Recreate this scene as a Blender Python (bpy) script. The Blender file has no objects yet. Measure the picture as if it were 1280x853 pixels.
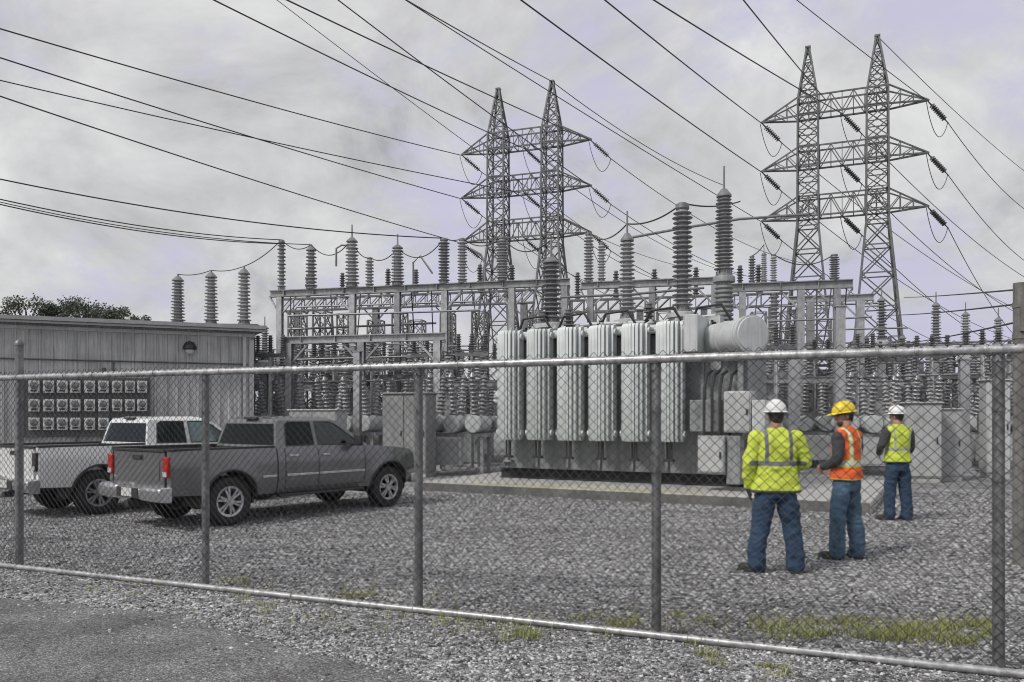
import bpy, bmesh, math, random
import numpy as np
from mathutils import Vector, Matrix, noise
random.seed(7)
R = math.radians
F, CX, HY, CH = 1000.0, 640.0, 522.0, 1.65      # photo focal length / principal column / horizon row (1280 px wide), eye height

def P(px, py, Y):
    return Vector(((px - CX) / F * Y, Y, CH - (py - HY) / F * Y))
def G(px, py):
    return P(px, py, CH * F / (py - HY))
def ZY(py, Y):
    return CH - (py - HY) / F * Y

scene = bpy.context.scene
COL = scene.collection

# ------------------------------------------------------------------ materials
MATS = {}
def nodes_of(m):
    m.use_nodes = True
    nt = m.node_tree
    return nt, nt.nodes['Principled BSDF']

def N(nt, typ, **kw):
    n = nt.nodes.new(typ)
    for k, v in kw.items():
        if k in n.inputs: n.inputs[k].default_value = v
        else: setattr(n, k, v)
    return n

def mixc(nt, fac, a, b, blend='MIX'):
    n = nt.nodes.new('ShaderNodeMix'); n.data_type = 'RGBA'; n.blend_type = blend
    def put(sock, v):
        if hasattr(v, 'is_linked') or hasattr(v, 'links'): nt.links.new(v, sock)
        elif isinstance(v, (int, float)): sock.default_value = v
        else: sock.default_value = (*v[:3], 1)
    put(n.inputs[0], fac); put(n.inputs[6], a); put(n.inputs[7], b)
    return n.outputs[2]

def ramp(nt, src, stops):
    n = nt.nodes.new('ShaderNodeValToRGB')
    cr = n.color_ramp
    while len(cr.elements) < len(stops): cr.elements.new(0.5)
    for e, (p, c) in zip(cr.elements, stops):
        e.position = p
        e.color = (c, c, c, 1) if isinstance(c, (int, float)) else (*c, 1)
    nt.links.new(src, n.inputs[0])
    return n.outputs[0]

def mat(name, col, rough=0.5, metal=0.0, var=0.18, scale=3.0, streak=0.0, bump=0.0, bscale=60.0, coat=0.0, rnd=0.0, spec=0.5):
    if name in MATS: return MATS[name]
    m = bpy.data.materials.new(name)
    nt, b = nodes_of(m)
    L = nt.links.new
    tc = N(nt, 'ShaderNodeTexCoord')
    nz = N(nt, 'ShaderNodeTexNoise', Scale=scale, Detail=6.0, Roughness=0.65)
    L(tc.outputs['Object'], nz.inputs['Vector'])
    lo = [c * (1 - var) for c in col]; hi = [min(1, c * (1 + var)) for c in col]
    f = ramp(nt, nz.outputs['Fac'], [(0.3, 0.0), (0.7, 1.0)])
    c = mixc(nt, f, lo, hi)
    if streak:
        mp = N(nt, 'ShaderNodeMapping'); mp.inputs['Scale'].default_value = (9, 9, 0.5)
        L(tc.outputs['Object'], mp.inputs['Vector'])
        n2 = N(nt, 'ShaderNodeTexNoise', Scale=2.0, Detail=5.0, Roughness=0.7)
        L(mp.outputs[0], n2.inputs['Vector'])
        f2 = ramp(nt, n2.outputs['Fac'], [(0.45, 0.0), (0.75, streak)])
        c = mixc(nt, f2, c, [x * 0.35 for x in col])
    if rnd:
        oi = N(nt, 'ShaderNodeObjectInfo')
        mr = N(nt, 'ShaderNodeMapRange'); mr.inputs[3].default_value = 1 - rnd; mr.inputs[4].default_value = 1 + rnd
        L(oi.outputs['Random'], mr.inputs[0])
        c = mixc(nt, 1.0, c, mr.outputs[0], 'MULTIPLY')
    L(c, b.inputs['Base Color'])
    rr = N(nt, 'ShaderNodeMapRange'); rr.inputs[3].default_value = max(0.03, rough - 0.1); rr.inputs[4].default_value = min(1, rough + 0.12)
    L(nz.outputs['Fac'], rr.inputs[0]); L(rr.outputs[0], b.inputs['Roughness'])
    b.inputs['Metallic'].default_value = metal
    b.inputs['Specular IOR Level'].default_value = spec
    b.inputs['Coat Weight'].default_value = coat
    if bump:
        n3 = N(nt, 'ShaderNodeTexNoise', Scale=bscale, Detail=4.0)
        L(tc.outputs['Object'], n3.inputs['Vector'])
        bp = N(nt, 'ShaderNodeBump', Strength=bump, Distance=0.01)
        L(n3.outputs['Fac'], bp.inputs['Height']); L(bp.outputs[0], b.inputs['Normal'])
    MATS[name] = m
    return m

STEEL = mat('galvanised_steel', (0.36, 0.365, 0.37), 0.5, 0.45, 0.3, 5, 0.35, 0.15, 40, rnd=0.2)
STEELD = mat('weathered_steel', (0.17, 0.172, 0.175), 0.6, 0.3, 0.35, 6, 0.4, 0.2, 50, rnd=0.25)
LATT = mat('lattice_steel', (0.13, 0.132, 0.135), 0.6, 0.3, 0.3, 3, rnd=0.1)
PORC = mat('grey_porcelain', (0.30, 0.30, 0.305), 0.36, 0, 0.22, 6, 0.25, rnd=0.35)
PORCD = mat('dark_porcelain', (0.10, 0.095, 0.095), 0.32, 0, 0.22, 6, 0.0, rnd=0.25)
CAPM = mat('cast_cap', (0.25, 0.25, 0.255), 0.45, 0.6, 0.25, 8)
TRP = mat('transformer_paint', (0.50, 0.515, 0.51), 0.42, 0, 0.12, 2.5, 0.45, 0.06, 90)
TRPG = mat('radiator_paint', (0.55, 0.58, 0.57), 0.42, 0, 0.16, 1.6, 0.6, 0.05, 90, rnd=0.1)
TRPD = mat('tank_paint', (0.25, 0.26, 0.26), 0.5, 0, 0.25, 2.5, 0.7, 0.08, 80)
CAB = mat('cabinet_paint', (0.42, 0.425, 0.42), 0.5, 0, 0.15, 3, 0.45, 0.05, 60, rnd=0.2)
DARK = mat('black_rubber', (0.02, 0.02, 0.02), 0.75, 0, 0.3, 10, 0, 0.3, 80)
WIREM = mat('conductor_cable', (0.045, 0.045, 0.047), 0.55, 0.3, 0.2, 3)
MESHM = mat('chain_wire', (0.07, 0.071, 0.073), 0.45, 0.35, 0.4, 4)
POSTM = mat('fence_pipe', (0.21, 0.212, 0.215), 0.45, 0.5, 0.45, 9, 0.5, 0.25, 70)
RAILM = mat('fence_rail_pipe', (0.40, 0.40, 0.40), 0.42, 0.5, 0.5, 16, 0.0, 0.25, 70)
CONC = mat('concrete', (0.40, 0.395, 0.38), 0.9, 0, 0.22, 2.2, 0.3, 0.4, 60)
EDGEP = mat('worn_yellow_paint', (0.44, 0.40, 0.24), 0.85, 0, 0.4, 3.5, 0.6, 0.3, 60)
ROOFM = mat('roof_metal', (0.50, 0.50, 0.50), 0.5, 0.2, 0.15, 1.5, 0.3)
WOOD = mat('weathered_pole', (0.17, 0.165, 0.155), 0.85, 0, 0.35, 4, 0.6, 0.5, 40)
BACKB = mat('meter_board', (0.10, 0.10, 0.10), 0.7, 0, 0.3, 5)
WHITEB = mat('meter_housing', (0.62, 0.62, 0.61), 0.45, 0, 0.15, 8, 0.2, rnd=0.1)
GLASSD = mat('dark_glass', (0.010, 0.013, 0.013), 0.08, 0, 0.2, 2, spec=0.3)
def glassmat(name, tint, fac):
    m = bpy.data.materials.new(name); nt, b = nodes_of(m); nt.nodes.remove(b)
    tr_ = N(nt, 'ShaderNodeBsdfTransparent'); tr_.inputs[0].default_value = (*tint, 1)
    gl = N(nt, 'ShaderNodeBsdfGlossy'); gl.inputs['Roughness'].default_value = 0.03; gl.inputs['Color'].default_value = (0.85, 0.92, 0.95, 1)
    lw = N(nt, 'ShaderNodeLayerWeight'); lw.inputs['Blend'].default_value = fac
    mx = N(nt, 'ShaderNodeMixShader'); nt.links.new(lw.outputs['Fresnel'], mx.inputs[0]); nt.links.new(tr_.outputs[0], mx.inputs[1]); nt.links.new(gl.outputs[0], mx.inputs[2])
    nt.links.new(mx.outputs[0], nt.nodes['Material Output'].inputs[0])
    return m
TINT = glassmat('tinted_glass', (0.35, 0.38, 0.38), 0.24); TINTC = glassmat('clear_side_glass', (0.62, 0.72, 0.72), 0.42)
SMOKEL = mat('smoked_lens', (0.03, 0.025, 0.025), 0.15, 0, 0.2, 30)
CHROME = mat('chrome', (0.62, 0.62, 0.63), 0.22, 0.9, 0.1, 6)
ALLOY = mat('alloy_rim', (0.50, 0.50, 0.51), 0.3, 0.75, 0.12, 8)
PLAST = mat('black_plastic', (0.03, 0.03, 0.031), 0.55, 0, 0.2, 10)
GREYP = mat('grey_truck_paint', (0.155, 0.157, 0.16), 0.25, 0.5, 0.12, 2.5, 0.12, coat=1.0)
WHITEP = mat('white_truck_paint', (0.70, 0.70, 0.69), 0.32, 0, 0.06, 2.5, 0.12, coat=0.6)
REDL = mat('red_lens', (0.42, 0.012, 0.008), 0.15, 0, 0.2, 30)
CLEARL = mat('clear_lens', (0.55, 0.56, 0.57), 0.1, 0.2, 0.1, 30)
PLATE = mat('number_plate', (0.6, 0.6, 0.58), 0.4, 0, 0.25, 40)
SKIN = mat('skin', (0.42, 0.24, 0.17), 0.5, 0, 0.12, 12)
HAIR = mat('dark_hair', (0.025, 0.02, 0.017), 0.6, 0, 0.4, 40, 0, 0.5, 200)
BOOT = mat('black_boot_leather', (0.03, 0.027, 0.025), 0.6, 0, 0.4, 20, 0, 0.3, 90)
DENIM = mat('blue_denim', (0.026, 0.055, 0.105), 0.9, 0, 0.45, 7, 0.3, 0.25, 300)
DENIML = mat('faded_denim', (0.06, 0.115, 0.18), 0.9, 0, 0.45, 7, 0.25, 0.25, 300)
SHIRT = mat('charcoal_shirt', (0.05, 0.05, 0.055), 0.9, 0, 0.3, 10, 0, 0.25, 200)
HELW = mat('white_hard_hat', (0.72, 0.72, 0.71), 0.3, 0, 0.08, 8, 0.15)
HELY = mat('yellow_hard_hat', (0.75, 0.55, 0.03), 0.3, 0, 0.08, 8, 0.1)
GLOVE = mat('dark_glove', (0.04, 0.04, 0.042), 0.8, 0, 0.3, 20)
EYEM = mat('eye', (0.05, 0.04, 0.035), 0.2)
PADM = mat('dull_black_steel', (0.04, 0.04, 0.042), 0.6, 0.3, 0.3, 5)
BARK = mat('bark', (0.09, 0.075, 0.06), 0.9, 0, 0.4, 8, 0.2, 0.5, 30)

def leafmat(name, a, b):
    m = bpy.data.materials.new(name); nt, bs = nodes_of(m)
    g = N(nt, 'ShaderNodeNewGeometry')
    c = mixc(nt, g.outputs['Random Per Island'], a, b)
    nt.links.new(c, bs.inputs['Base Color']); bs.inputs['Roughness'].default_value = 0.65
    return m
LEAF = leafmat('oak_leaves', (0.03, 0.037, 0.027), (0.15, 0.165, 0.12))
GRASSM = leafmat('dry_grass', (0.13, 0.15, 0.04), (0.42, 0.43, 0.14))
STONEM = bpy.data.materials.new('loose_stone'); nt, bs = nodes_of(STONEM)
g_ = N(nt, 'ShaderNodeNewGeometry')
nt.links.new(ramp(nt, g_.outputs['Random Per Island'], [(0, 0.04), (0.35, 0.16), (0.75, 0.34), (1, 0.66)]), bs.inputs['Base Color'])
bs.inputs['Roughness'].default_value = 0.85

def gravelmat():
    m = bpy.data.materials.new('crushed_gravel'); nt, b = nodes_of(m); L = nt.links.new
    tc = N(nt, 'ShaderNodeTexCoord')
    v1 = N(nt, 'ShaderNodeTexVoronoi', Scale=36.0, Randomness=1.0)
    v2 = N(nt, 'ShaderNodeTexVoronoi', Scale=80.0)
    v3 = N(nt, 'ShaderNodeTexVoronoi', Scale=13.0)
    for v in (v1, v2, v3): L(tc.outputs['Object'], v.inputs['Vector'])
    def val(v):
        s = N(nt, 'ShaderNodeSeparateColor'); L(v.outputs['Color'], s.inputs[0]); return s.outputs[0]
    c1 = ramp(nt, val(v1), [(0, 0.05), (0.3, 0.2), (0.7, 0.42), (1, 0.8)])
    c2 = ramp(nt, val(v2), [(0, 0.05), (0.5, 0.25), (1, 0.6)])
    c = mixc(nt, 0.42, c1, c2)
    e1 = ramp(nt, v1.outputs['Distance'], [(0.25, 1.0), (0.75, 0.35)])
    big = N(nt, 'ShaderNodeTexNoise', Scale=0.35, Detail=5.0, Roughness=0.6); L(tc.outputs['Object'], big.inputs['Vector'])
    c = mixc(nt, 1.0, c, ramp(nt, big.outputs['Fac'], [(0.3, 0.72), (0.7, 1.12)]), 'MULTIPLY')
    mid = N(nt, 'ShaderNodeTexNoise', Scale=3.0, Detail=6.0, Roughness=0.75); L(tc.outputs['Object'], mid.inputs['Vector'])
    c = mixc(nt, 1.0, c, ramp(nt, mid.outputs['Fac'], [(0.35, 0.75), (0.65, 1.15)]), 'MULTIPLY')
    mpr = N(nt, 'ShaderNodeMapping'); mpr.inputs['Rotation'].default_value = (0, 0, R(-40)); mpr.inputs['Scale'].default_value = (0.12, 1.1, 1)
    L(tc.outputs['Object'], mpr.inputs[0])
    rut = N(nt, 'ShaderNodeTexNoise', Scale=0.9, Detail=4.0, Roughness=0.6); L(mpr.outputs[0], rut.inputs['Vector'])
    c = mixc(nt, 1.0, c, ramp(nt, rut.outputs['Fac'], [(0.36, 0.72), (0.5, 1.0), (0.66, 1.22)]), 'MULTIPLY')
    c = mixc(nt, 1.0, c, ramp(nt, val(v3), [(0, 0.62), (0.5, 1.05), (1, 1.5)]), 'MULTIPLY')
    L(c, b.inputs['Base Color']); b.inputs['Roughness'].default_value = 0.92
    inv = N(nt, 'ShaderNodeMath', operation='SUBTRACT'); inv.inputs[0].default_value = 1; L(v1.outputs['Distance'], inv.inputs[1])
    inv2 = N(nt, 'ShaderNodeMath', operation='SUBTRACT'); inv2.inputs[0].default_value = 1; L(v2.outputs['Distance'], inv2.inputs[1])
    ad = N(nt, 'ShaderNodeMath', operation='MULTIPLY_ADD'); L(inv2.outputs[0], ad.inputs[0]); ad.inputs[1].default_value = 0.5; L(inv.outputs[0], ad.inputs[2])
    bp = N(nt, 'ShaderNodeBump', Strength=1.0, Distance=0.03); L(ad.outputs[0], bp.inputs['Height']); L(bp.outputs[0], b.inputs['Normal'])
    return m
GRAVEL = gravelmat()

def asphaltmat():
    m = bpy.data.materials.new('old_asphalt'); nt, b = nodes_of(m); L = nt.links.new
    tc = N(nt, 'ShaderNodeTexCoord')
    v = N(nt, 'ShaderNodeTexVoronoi', Scale=110.0); L(tc.outputs['Object'], v.inputs['Vector'])
    s = N(nt, 'ShaderNodeSeparateColor'); L(v.outputs['Color'], s.inputs[0])
    c = ramp(nt, s.outputs[0], [(0, 0.05), (0.6, 0.12), (1, 0.34)])
    n = N(nt, 'ShaderNodeTexNoise', Scale=1.2, Detail=7.0, Roughness=0.65); L(tc.outputs['Object'], n.inputs['Vector'])
    c = mixc(nt, 1.0, c, ramp(nt, n.outputs['Fac'], [(0.35, 0.7), (0.65, 1.5)]), 'MULTIPLY')
    wv = N(nt, 'ShaderNodeTexVoronoi', Scale=1.1, feature='DISTANCE_TO_EDGE'); 
    nd = N(nt, 'ShaderNodeTexNoise', Scale=2.5, Detail=4.0); L(tc.outputs['Object'], nd.inputs['Vector'])
    va = N(nt, 'ShaderNodeVectorMath', operation='MULTIPLY_ADD'); va.inputs[1].default_value = (0.5, 0.5, 0.5)
    L(nd.outputs['Color'], va.inputs[0]); L(tc.outputs['Object'], va.inputs[2]); L(va.outputs[0], wv.inputs['Vector'])
    cr = ramp(nt, wv.outputs['Distance'], [(0.002, 0.45), (0.014, 1.0)])
    cm = N(nt, 'ShaderNodeTexNoise', Scale=1.7, Detail=3.0); L(tc.outputs['Object'], cm.inputs['Vector'])
    c = mixc(nt, ramp(nt, cm.outputs['Fac'], [(0.44, 0.0), (0.6, 1.0)]), c, mixc(nt, 1.0, c, cr, 'MULTIPLY'))
    L(c, b.inputs['Base Color']); b.inputs['Roughness'].default_value = 0.85
    bp = N(nt, 'ShaderNodeBump', Strength=0.7, Distance=0.008); L(v.outputs['Distance'], bp.inputs['Height']); L(bp.outputs[0], b.inputs['Normal'])
    return m
ASPH = asphaltmat()

def hivis(name, base, zb, bandh, tape, edge=None, vx=None, vw=0.025, ztop=1.52, hem=None, border=None):
    """fabric with reflective tape: a belt at height zb and two braces at |x| = vx (object space)"""
    m = bpy.data.materials.new(name); nt, b = nodes_of(m); L = nt.links.new
    tc = N(nt, 'ShaderNodeTexCoord'); sp = N(nt, 'ShaderNodeSeparateXYZ'); L(tc.outputs['Object'], sp.inputs[0])
    nz = N(nt, 'ShaderNodeTexNoise', Scale=9.0, Detail=5.0); L(tc.outputs['Object'], nz.inputs['Vector'])
    c = mixc(nt, ramp(nt, nz.outputs['Fac'], [(0.3, 0), (0.7, 1)]), [x * 0.75 for x in base], [min(1, x * 1.12) for x in base])
    def M(op, a, bb=None, cc=None):
        n = N(nt, 'ShaderNodeMath', operation=op)
        for i, v in enumerate((a, bb, cc)):
            if v is None: continue
            if isinstance(v, (int, float)): n.inputs[i].default_value = v
            else: L(v, n.inputs[i])
        return n.outputs[0]
    x, z = sp.outputs['X'], sp.outputs['Z']
    ax = M('ABSOLUTE', x)
    wob = M('MULTIPLY', M('SUBTRACT', nz.outputs['Fac'], 0.5), 0.03)
    zz = M('ADD', z, wob)
    dz = M('ABSOLUTE', M('SUBTRACT', zz, zb))
    def layer(c, halfz, halfx, col, inner):
        hb = M('LESS_THAN', dz, halfz)
        if inner: hb = M('MULTIPLY', hb, M('LESS_THAN', ax, inner))
        k = hb
        if vx:
            vb = M('MULTIPLY', M('LESS_THAN', M('ABSOLUTE', M('SUBTRACT', M('ADD', ax, wob), vx)), halfx), M('GREATER_THAN', z, zb))
            k = M('MAXIMUM', hb, vb)
        return mixc(nt, k, c, col)
    if edge: c = layer(c, bandh * 1.75, vw * 1.8, edge, 0.3)
    c = layer(c, bandh, vw, tape, 0.3)
    if hem: c = mixc(nt, M('LESS_THAN', z, hem[0]), c, hem[1])
    L(c, b.inputs['Base Color']); b.inputs['Roughness'].default_value = 0.75
    n3 = N(nt, 'ShaderNodeTexNoise', Scale=250.0); L(tc.outputs['Object'], n3.inputs['Vector'])
    bp = N(nt, 'ShaderNodeBump', Strength=0.15, Distance=0.01); L(n3.outputs['Fac'], bp.inputs['Height']); L(bp.outputs[0], b.inputs['Normal'])
    return m

# ------------------------------------------------------------------ mesh helper
class MB:
    def __init__(s): s.v = []; s.f = []; s.m = []
    def add(s, vs, fs, mi=0):
        o = len(s.v); s.v.extend([tuple(v) for v in vs])
        for f in fs: s.f.append([i + o for i in f]); s.m.append(mi)
    def box(s, c, size, rz=0, mi=0, rot=None):
        x, y, z = [d / 2 for d in size]
        M = rot if rot is not None else Matrix.Rotation(rz, 3, 'Z')
        c = Vector(c)
        vs = [c + M @ Vector((sx * x, sy * y, sz * z)) for sz in (-1, 1) for sy in (-1, 1) for sx in (-1, 1)]
        s.add(vs, [(0, 2, 3, 1), (4, 5, 7, 6), (0, 1, 5, 4), (2, 6, 7, 3), (0, 4, 6, 2), (1, 3, 7, 5)], mi)
    def bar(s, a, b, w, h=None, mi=0, up=(0, 0, 1)):
        a, b = Vector(a), Vector(b); h = h or w
        d = (b - a); l = d.length
        if l < 1e-6: return
        d.normalize(); u = Vector(up)
        if abs(d.dot(u)) > 0.97: u = Vector((1, 0, 0))
        sx = d.cross(u).normalized(); uz = sx.cross(d)
        M = Matrix((d, sx, uz)).transposed()
        s.box((a + b) / 2, (l, w, h), rot=M, mi=mi)
    def ibeam(s, a, b, w, h, mi=0, up=(0, 0, 1)):
        a, b = Vector(a), Vector(b); d = (b - a).normalized(); u = Vector(up)
        if abs(d.dot(u)) > 0.97: u = Vector((0, 1, 0))
        sx = d.cross(u).normalized(); uz = sx.cross(d); t = h * 0.12
        s.bar(a + uz * (h - t) / 2, b + uz * (h - t) / 2, w, t, mi, up=uz)
        s.bar(a - uz * (h - t) / 2, b - uz * (h - t) / 2, w, t, mi, up=uz)
        s.bar(a, b, w * 0.18, h - 2 * t, mi, up=uz)
    def tube(s, pts, r, n=8, mi=0, cap=True, sq=None):
        pts = [Vector(p) for p in pts]
        rs = r if isinstance(r, (list, tuple)) else [r] * len(pts)
        rings = []; prev = None
        for i, p in enumerate(pts):
            d = (pts[min(i + 1, len(pts) - 1)] - pts[max(i - 1, 0)])
            d = d.normalized() if d.length > 1e-9 else Vector((0, 0, 1))
            if prev is None:
                u = Vector((0, 0, 1)) if abs(d.z) < 0.9 else Vector((1, 0, 0))
                prev = d.cross(u).normalized()
            prev = (prev - d * prev.dot(d))
            prev = prev.normalized() if prev.length > 1e-6 else d.orthogonal().normalized()
            q = d.cross(prev)
            rings.append([p + (prev * math.cos(2 * math.pi * k / n) + q * math.sin(2 * math.pi * k / n)) * rs[i] for k in range(n)])
        vs = [v for rg in rings for v in rg]; fs = []
        for i in range(len(pts) - 1):
            for k in range(n):
                a, b = i * n + k, i * n + (k + 1) % n
                fs.append((a, b, b + n, a + n))
        if cap:
            fs.append(tuple(reversed(range(n)))); fs.append(tuple(range((len(pts) - 1) * n, len(pts) * n)))
        s.add(vs, fs, mi)
    def lathe(s, prof, o=(0, 0, 0), n=16, mi=0, M=None, ex=1.0, ey=1.0, cap=True):
        o = Vector(o); M = M or Matrix.Identity(3); vs = []; fs = []
        for r, z in prof:
            for k in range(n):
                a = 2 * math.pi * k / n
                vs.append(o + M @ Vector((r * math.cos(a) * ex, r * math.sin(a) * ey, z)))
        for i in range(len(prof) - 1):
            for k in range(n):
                a, b = i * n + k, i * n + (k + 1) % n
                fs.append((a, b, b + n, a + n))
        if cap:
            fs.append(tuple(reversed(range(n)))); fs.append(tuple(range((len(prof) - 1) * n, len(prof) * n)))
        s.add(vs, fs, mi)
    def ball(s, c, rx, ry=None, rz=None, n=12, m=8, M=None, mi=0):
        ry = ry or rx; rz = rz or rx; c = Vector(c); M = M or Matrix.Identity(3); vs = []; fs = []
        for i in range(m + 1):
            t = math.pi * (i + 0.02) / (m + 0.04)
            for k in range(n):
                a = 2 * math.pi * k / n
                vs.append(c + M @ Vector((rx * math.sin(t) * math.cos(a), ry * math.sin(t) * math.sin(a), -rz * math.cos(t))))
        for i in range(m):
            for k in range(n):
                a, b = i * n + k, i * n + (k + 1) % n
                fs.append((a, b, b + n, a + n))
        fs.append(tuple(reversed(range(n)))); fs.append(tuple(range(m * n, (m + 1) * n)))
        s.add(vs, fs, mi)
    def prism(s, poly, y0, y1, mi=0):
        """polygon in (x, z) extruded along y"""
        n = len(poly)
        vs = [(x, y0, z) for x, z in poly] + [(x, y1, z) for x, z in poly]
        fs = [tuple(range(n)), tuple(reversed(range(n, 2 * n)))]
        for i in range(n):
            j = (i + 1) % n
            fs.append((i, i + n, j + n, j))
        s.add(vs, fs, mi)
    def mesh(s, name, mats, smooth=40, fixn=True):
        me = bpy.data.meshes.new(name)
        me.from_pydata(s.v, [], s.f)
        mats = mats if isinstance(mats, (list, tuple)) else [mats]
        for m in mats: me.materials.append(m)
        if len(mats) > 1: me.polygons.foreach_set('material_index', s.m)
        if fixn:
            bm = bmesh.new(); bm.from_mesh(me); bmesh.ops.recalc_face_normals(bm, faces=bm.faces[:]); bm.to_mesh(me); bm.free()
        if smooth:
            me.polygons.foreach_set('use_smooth', [True] * len(me.polygons))
            me.set_sharp_from_angle(angle=R(smooth))
        me.update()
        return me
    def build(s, name, mats, parent=None, smooth=40, fixn=True, bevel=0):
        ob = bpy.data.objects.new(name, s.mesh(name, mats, smooth, fixn)); COL.objects.link(ob)
        if bevel:
            b = ob.modifiers.new('edge', 'BEVEL'); b.width = bevel; b.segments = 2; b.limit_method = 'ANGLE'; b.angle_limit = R(40)
        if parent: ob.parent = parent
        return ob

def tag(o, label=None, cat=None, group=None, kind=None):
    if label: o['label'] = label
    if cat: o['category'] = cat
    if group: o['group'] = group
    if kind: o['kind'] = kind
    return o
def thing(name, label, cat, loc=(0, 0, 0), rz=0, group=None):
    o = bpy.data.objects.new(name, None); COL.objects.link(o)
    o.empty_display_size = 0.2
    o.location = loc; o.rotation_euler = (0, 0, rz)
    return tag(o, label, cat, group)
KIDS = {}
def kids(o):
    return [c for c in COL.objects if c.parent == o]
def copy_tree(o, parent=None):
    c = o.copy(); COL.objects.link(c)
    if parent: c.parent = parent
    for ch in kids(o): copy_tree(ch, c)
    return c
def inst(name, me, parent):
    ob = bpy.data.objects.new(name, me); COL.objects.link(ob); ob.parent = parent
    return ob

ORD = ['first', 'second', 'third', 'fourth', 'fifth', 'sixth', 'seventh', 'eighth', 'ninth', 'tenth', 'eleventh', 'twelfth', 'thirteenth', 'fourteenth']

# ------------------------------------------------------------------ world, sun, camera
SUN_EL, SUN_AZ = 46.0, -128.0       # azimuth measured from +Y (view direction) towards +X
w = bpy.data.worlds.new('World'); scene.world = w; w.use_nodes = True
nt = w.node_tree; L = nt.links.new
bg = nt.nodes['Background']
sky = N(nt, 'ShaderNodeTexSky', sky_type='NISHITA'); sky.sun_disc = False
sky.sun_elevation = R(SUN_EL); sky.sun_rotation = R(SUN_AZ)
sky.dust_density = 3.0
hs = N(nt, 'ShaderNodeHueSaturation', Saturation=0.35, Value=1.0); L(sky.outputs[0], hs.inputs['Color'])
tc = N(nt, 'ShaderNodeTexCoord'); sp = N(nt, 'ShaderNodeSeparateXYZ'); L(tc.outputs['Generated'], sp.inputs[0])
def wm(op, a, b=None):
    n = N(nt, 'ShaderNodeMath', operation=op)
    for i, v in enumerate((a, b)):
        if v is None: continue
        if isinstance(v, (int, float)): n.inputs[i].default_value = v
        else: L(v, n.inputs[i])
    return n.outputs[0]
zc = wm('ADD', wm('MAXIMUM', sp.outputs['Z'], 0.0), 0.55)
cb = N(nt, 'ShaderNodeCombineXYZ'); L(wm('DIVIDE', sp.outputs['X'], zc), cb.inputs[0]); L(wm('DIVIDE', sp.outputs['Y'], zc), cb.inputs[1]); cb.inputs[2].default_value = 3.7
n1 = N(nt, 'ShaderNodeTexNoise', Scale=3.4, Detail=10.0, Roughness=0.62, Distortion=0.4); L(cb.outputs[0], n1.inputs['Vector'])
n2 = N(nt, 'ShaderNodeTexNoise', Scale=3.0, Detail=8.0, Roughness=0.62); 
mp = N(nt, 'ShaderNodeMapping'); mp.inputs['Location'].default_value = (4.2, 1.1, 7.0); L(cb.outputs[0], mp.inputs[0]); L(mp.outputs[0], n2.inputs['Vector'])
cl = ramp(nt, n1.outputs['Fac'], [(0.32, (0.36, 0.36, 0.38)), (0.43, (0.49, 0.49, 0.50)), (0.53, (0.58, 0.58, 0.585)), (0.68, (0.72, 0.72, 0.715))])
tint = ramp(nt, n2.outputs['Fac'], [(0.50, 0.0), (0.60, 0.85)])
cl = mixc(nt, tint, cl, (0.50, 0.49, 0.64))
vm = N(nt, 'ShaderNodeVectorMath', operation='SCALE'); L(cl, vm.inputs[0]); vm.inputs['Scale'].default_value = 9.2
cloudy = mixc(nt, 0.93, hs.outputs[0], vm.outputs[0])
L(cloudy, bg.inputs['Color']); bg.inputs['Strength'].default_value = 0.1

sd = bpy.data.lights.new('sun', 'SUN'); sd.energy = 1.9; sd.angle = R(10); sd.color = (1, 0.97, 0.93)
so = bpy.data.objects.new('sun', sd); COL.objects.link(so)
dirv = Vector((math.sin(R(SUN_AZ)) * math.cos(R(SUN_EL)), math.cos(R(SUN_AZ)) * math.cos(R(SUN_EL)), math.sin(R(SUN_EL))))
so.rotation_euler = dirv.to_track_quat('Z', 'Y').to_euler(); so.location = dirv * 60

cam = bpy.data.cameras.new('camera'); co = bpy.data.objects.new('camera', cam); COL.objects.link(co)
co.location = (0, 0, CH); co.rotation_euler = (R(90), 0, 0)
cam.sensor_width = 36; cam.lens = 36 * F / 1280; cam.shift_y = (HY - 426.5) / 1280; cam.clip_end = 3000; cam.clip_start = 0.05
scene.camera = co
scene.view_settings.view_transform = 'Standard'; scene.view_settings.look = 'None'; scene.view_settings.gamma = 1
scene.view_settings.exposure = 0.33
scene.cycles.filter_width = 1.1
scene.render.resolution_x = 1024; scene.render.resolution_y = 682

# ------------------------------------------------------------------ ground
b = MB()
xs = [-900, -40, -20, 20, 40, 900]; ys = [-300, -10, 10, 40, 80, 1500]
for i in range(5):
    for j in range(5):
        b.add([(xs[i], ys[j], 0), (xs[i + 1], ys[j], 0), (xs[i + 1], ys[j + 1], 0), (xs[i], ys[j + 1], 0)], [(0, 1, 2, 3)])
tag(b.build('ground', GRAVEL, smooth=0), kind='structure')

FA = Vector((-5.38, 8.68, 0)); FD = Vector((0.921, -0.39, 0)).normalized(); FN = Vector((FD.y, -FD.x, 0))   # FN points to the viewer
if FN.y > 0: FN = -FN
def fp(t, off=0.0, z=0.0): return FA + FD * t + FN * off + Vector((0, 0, z))
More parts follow.
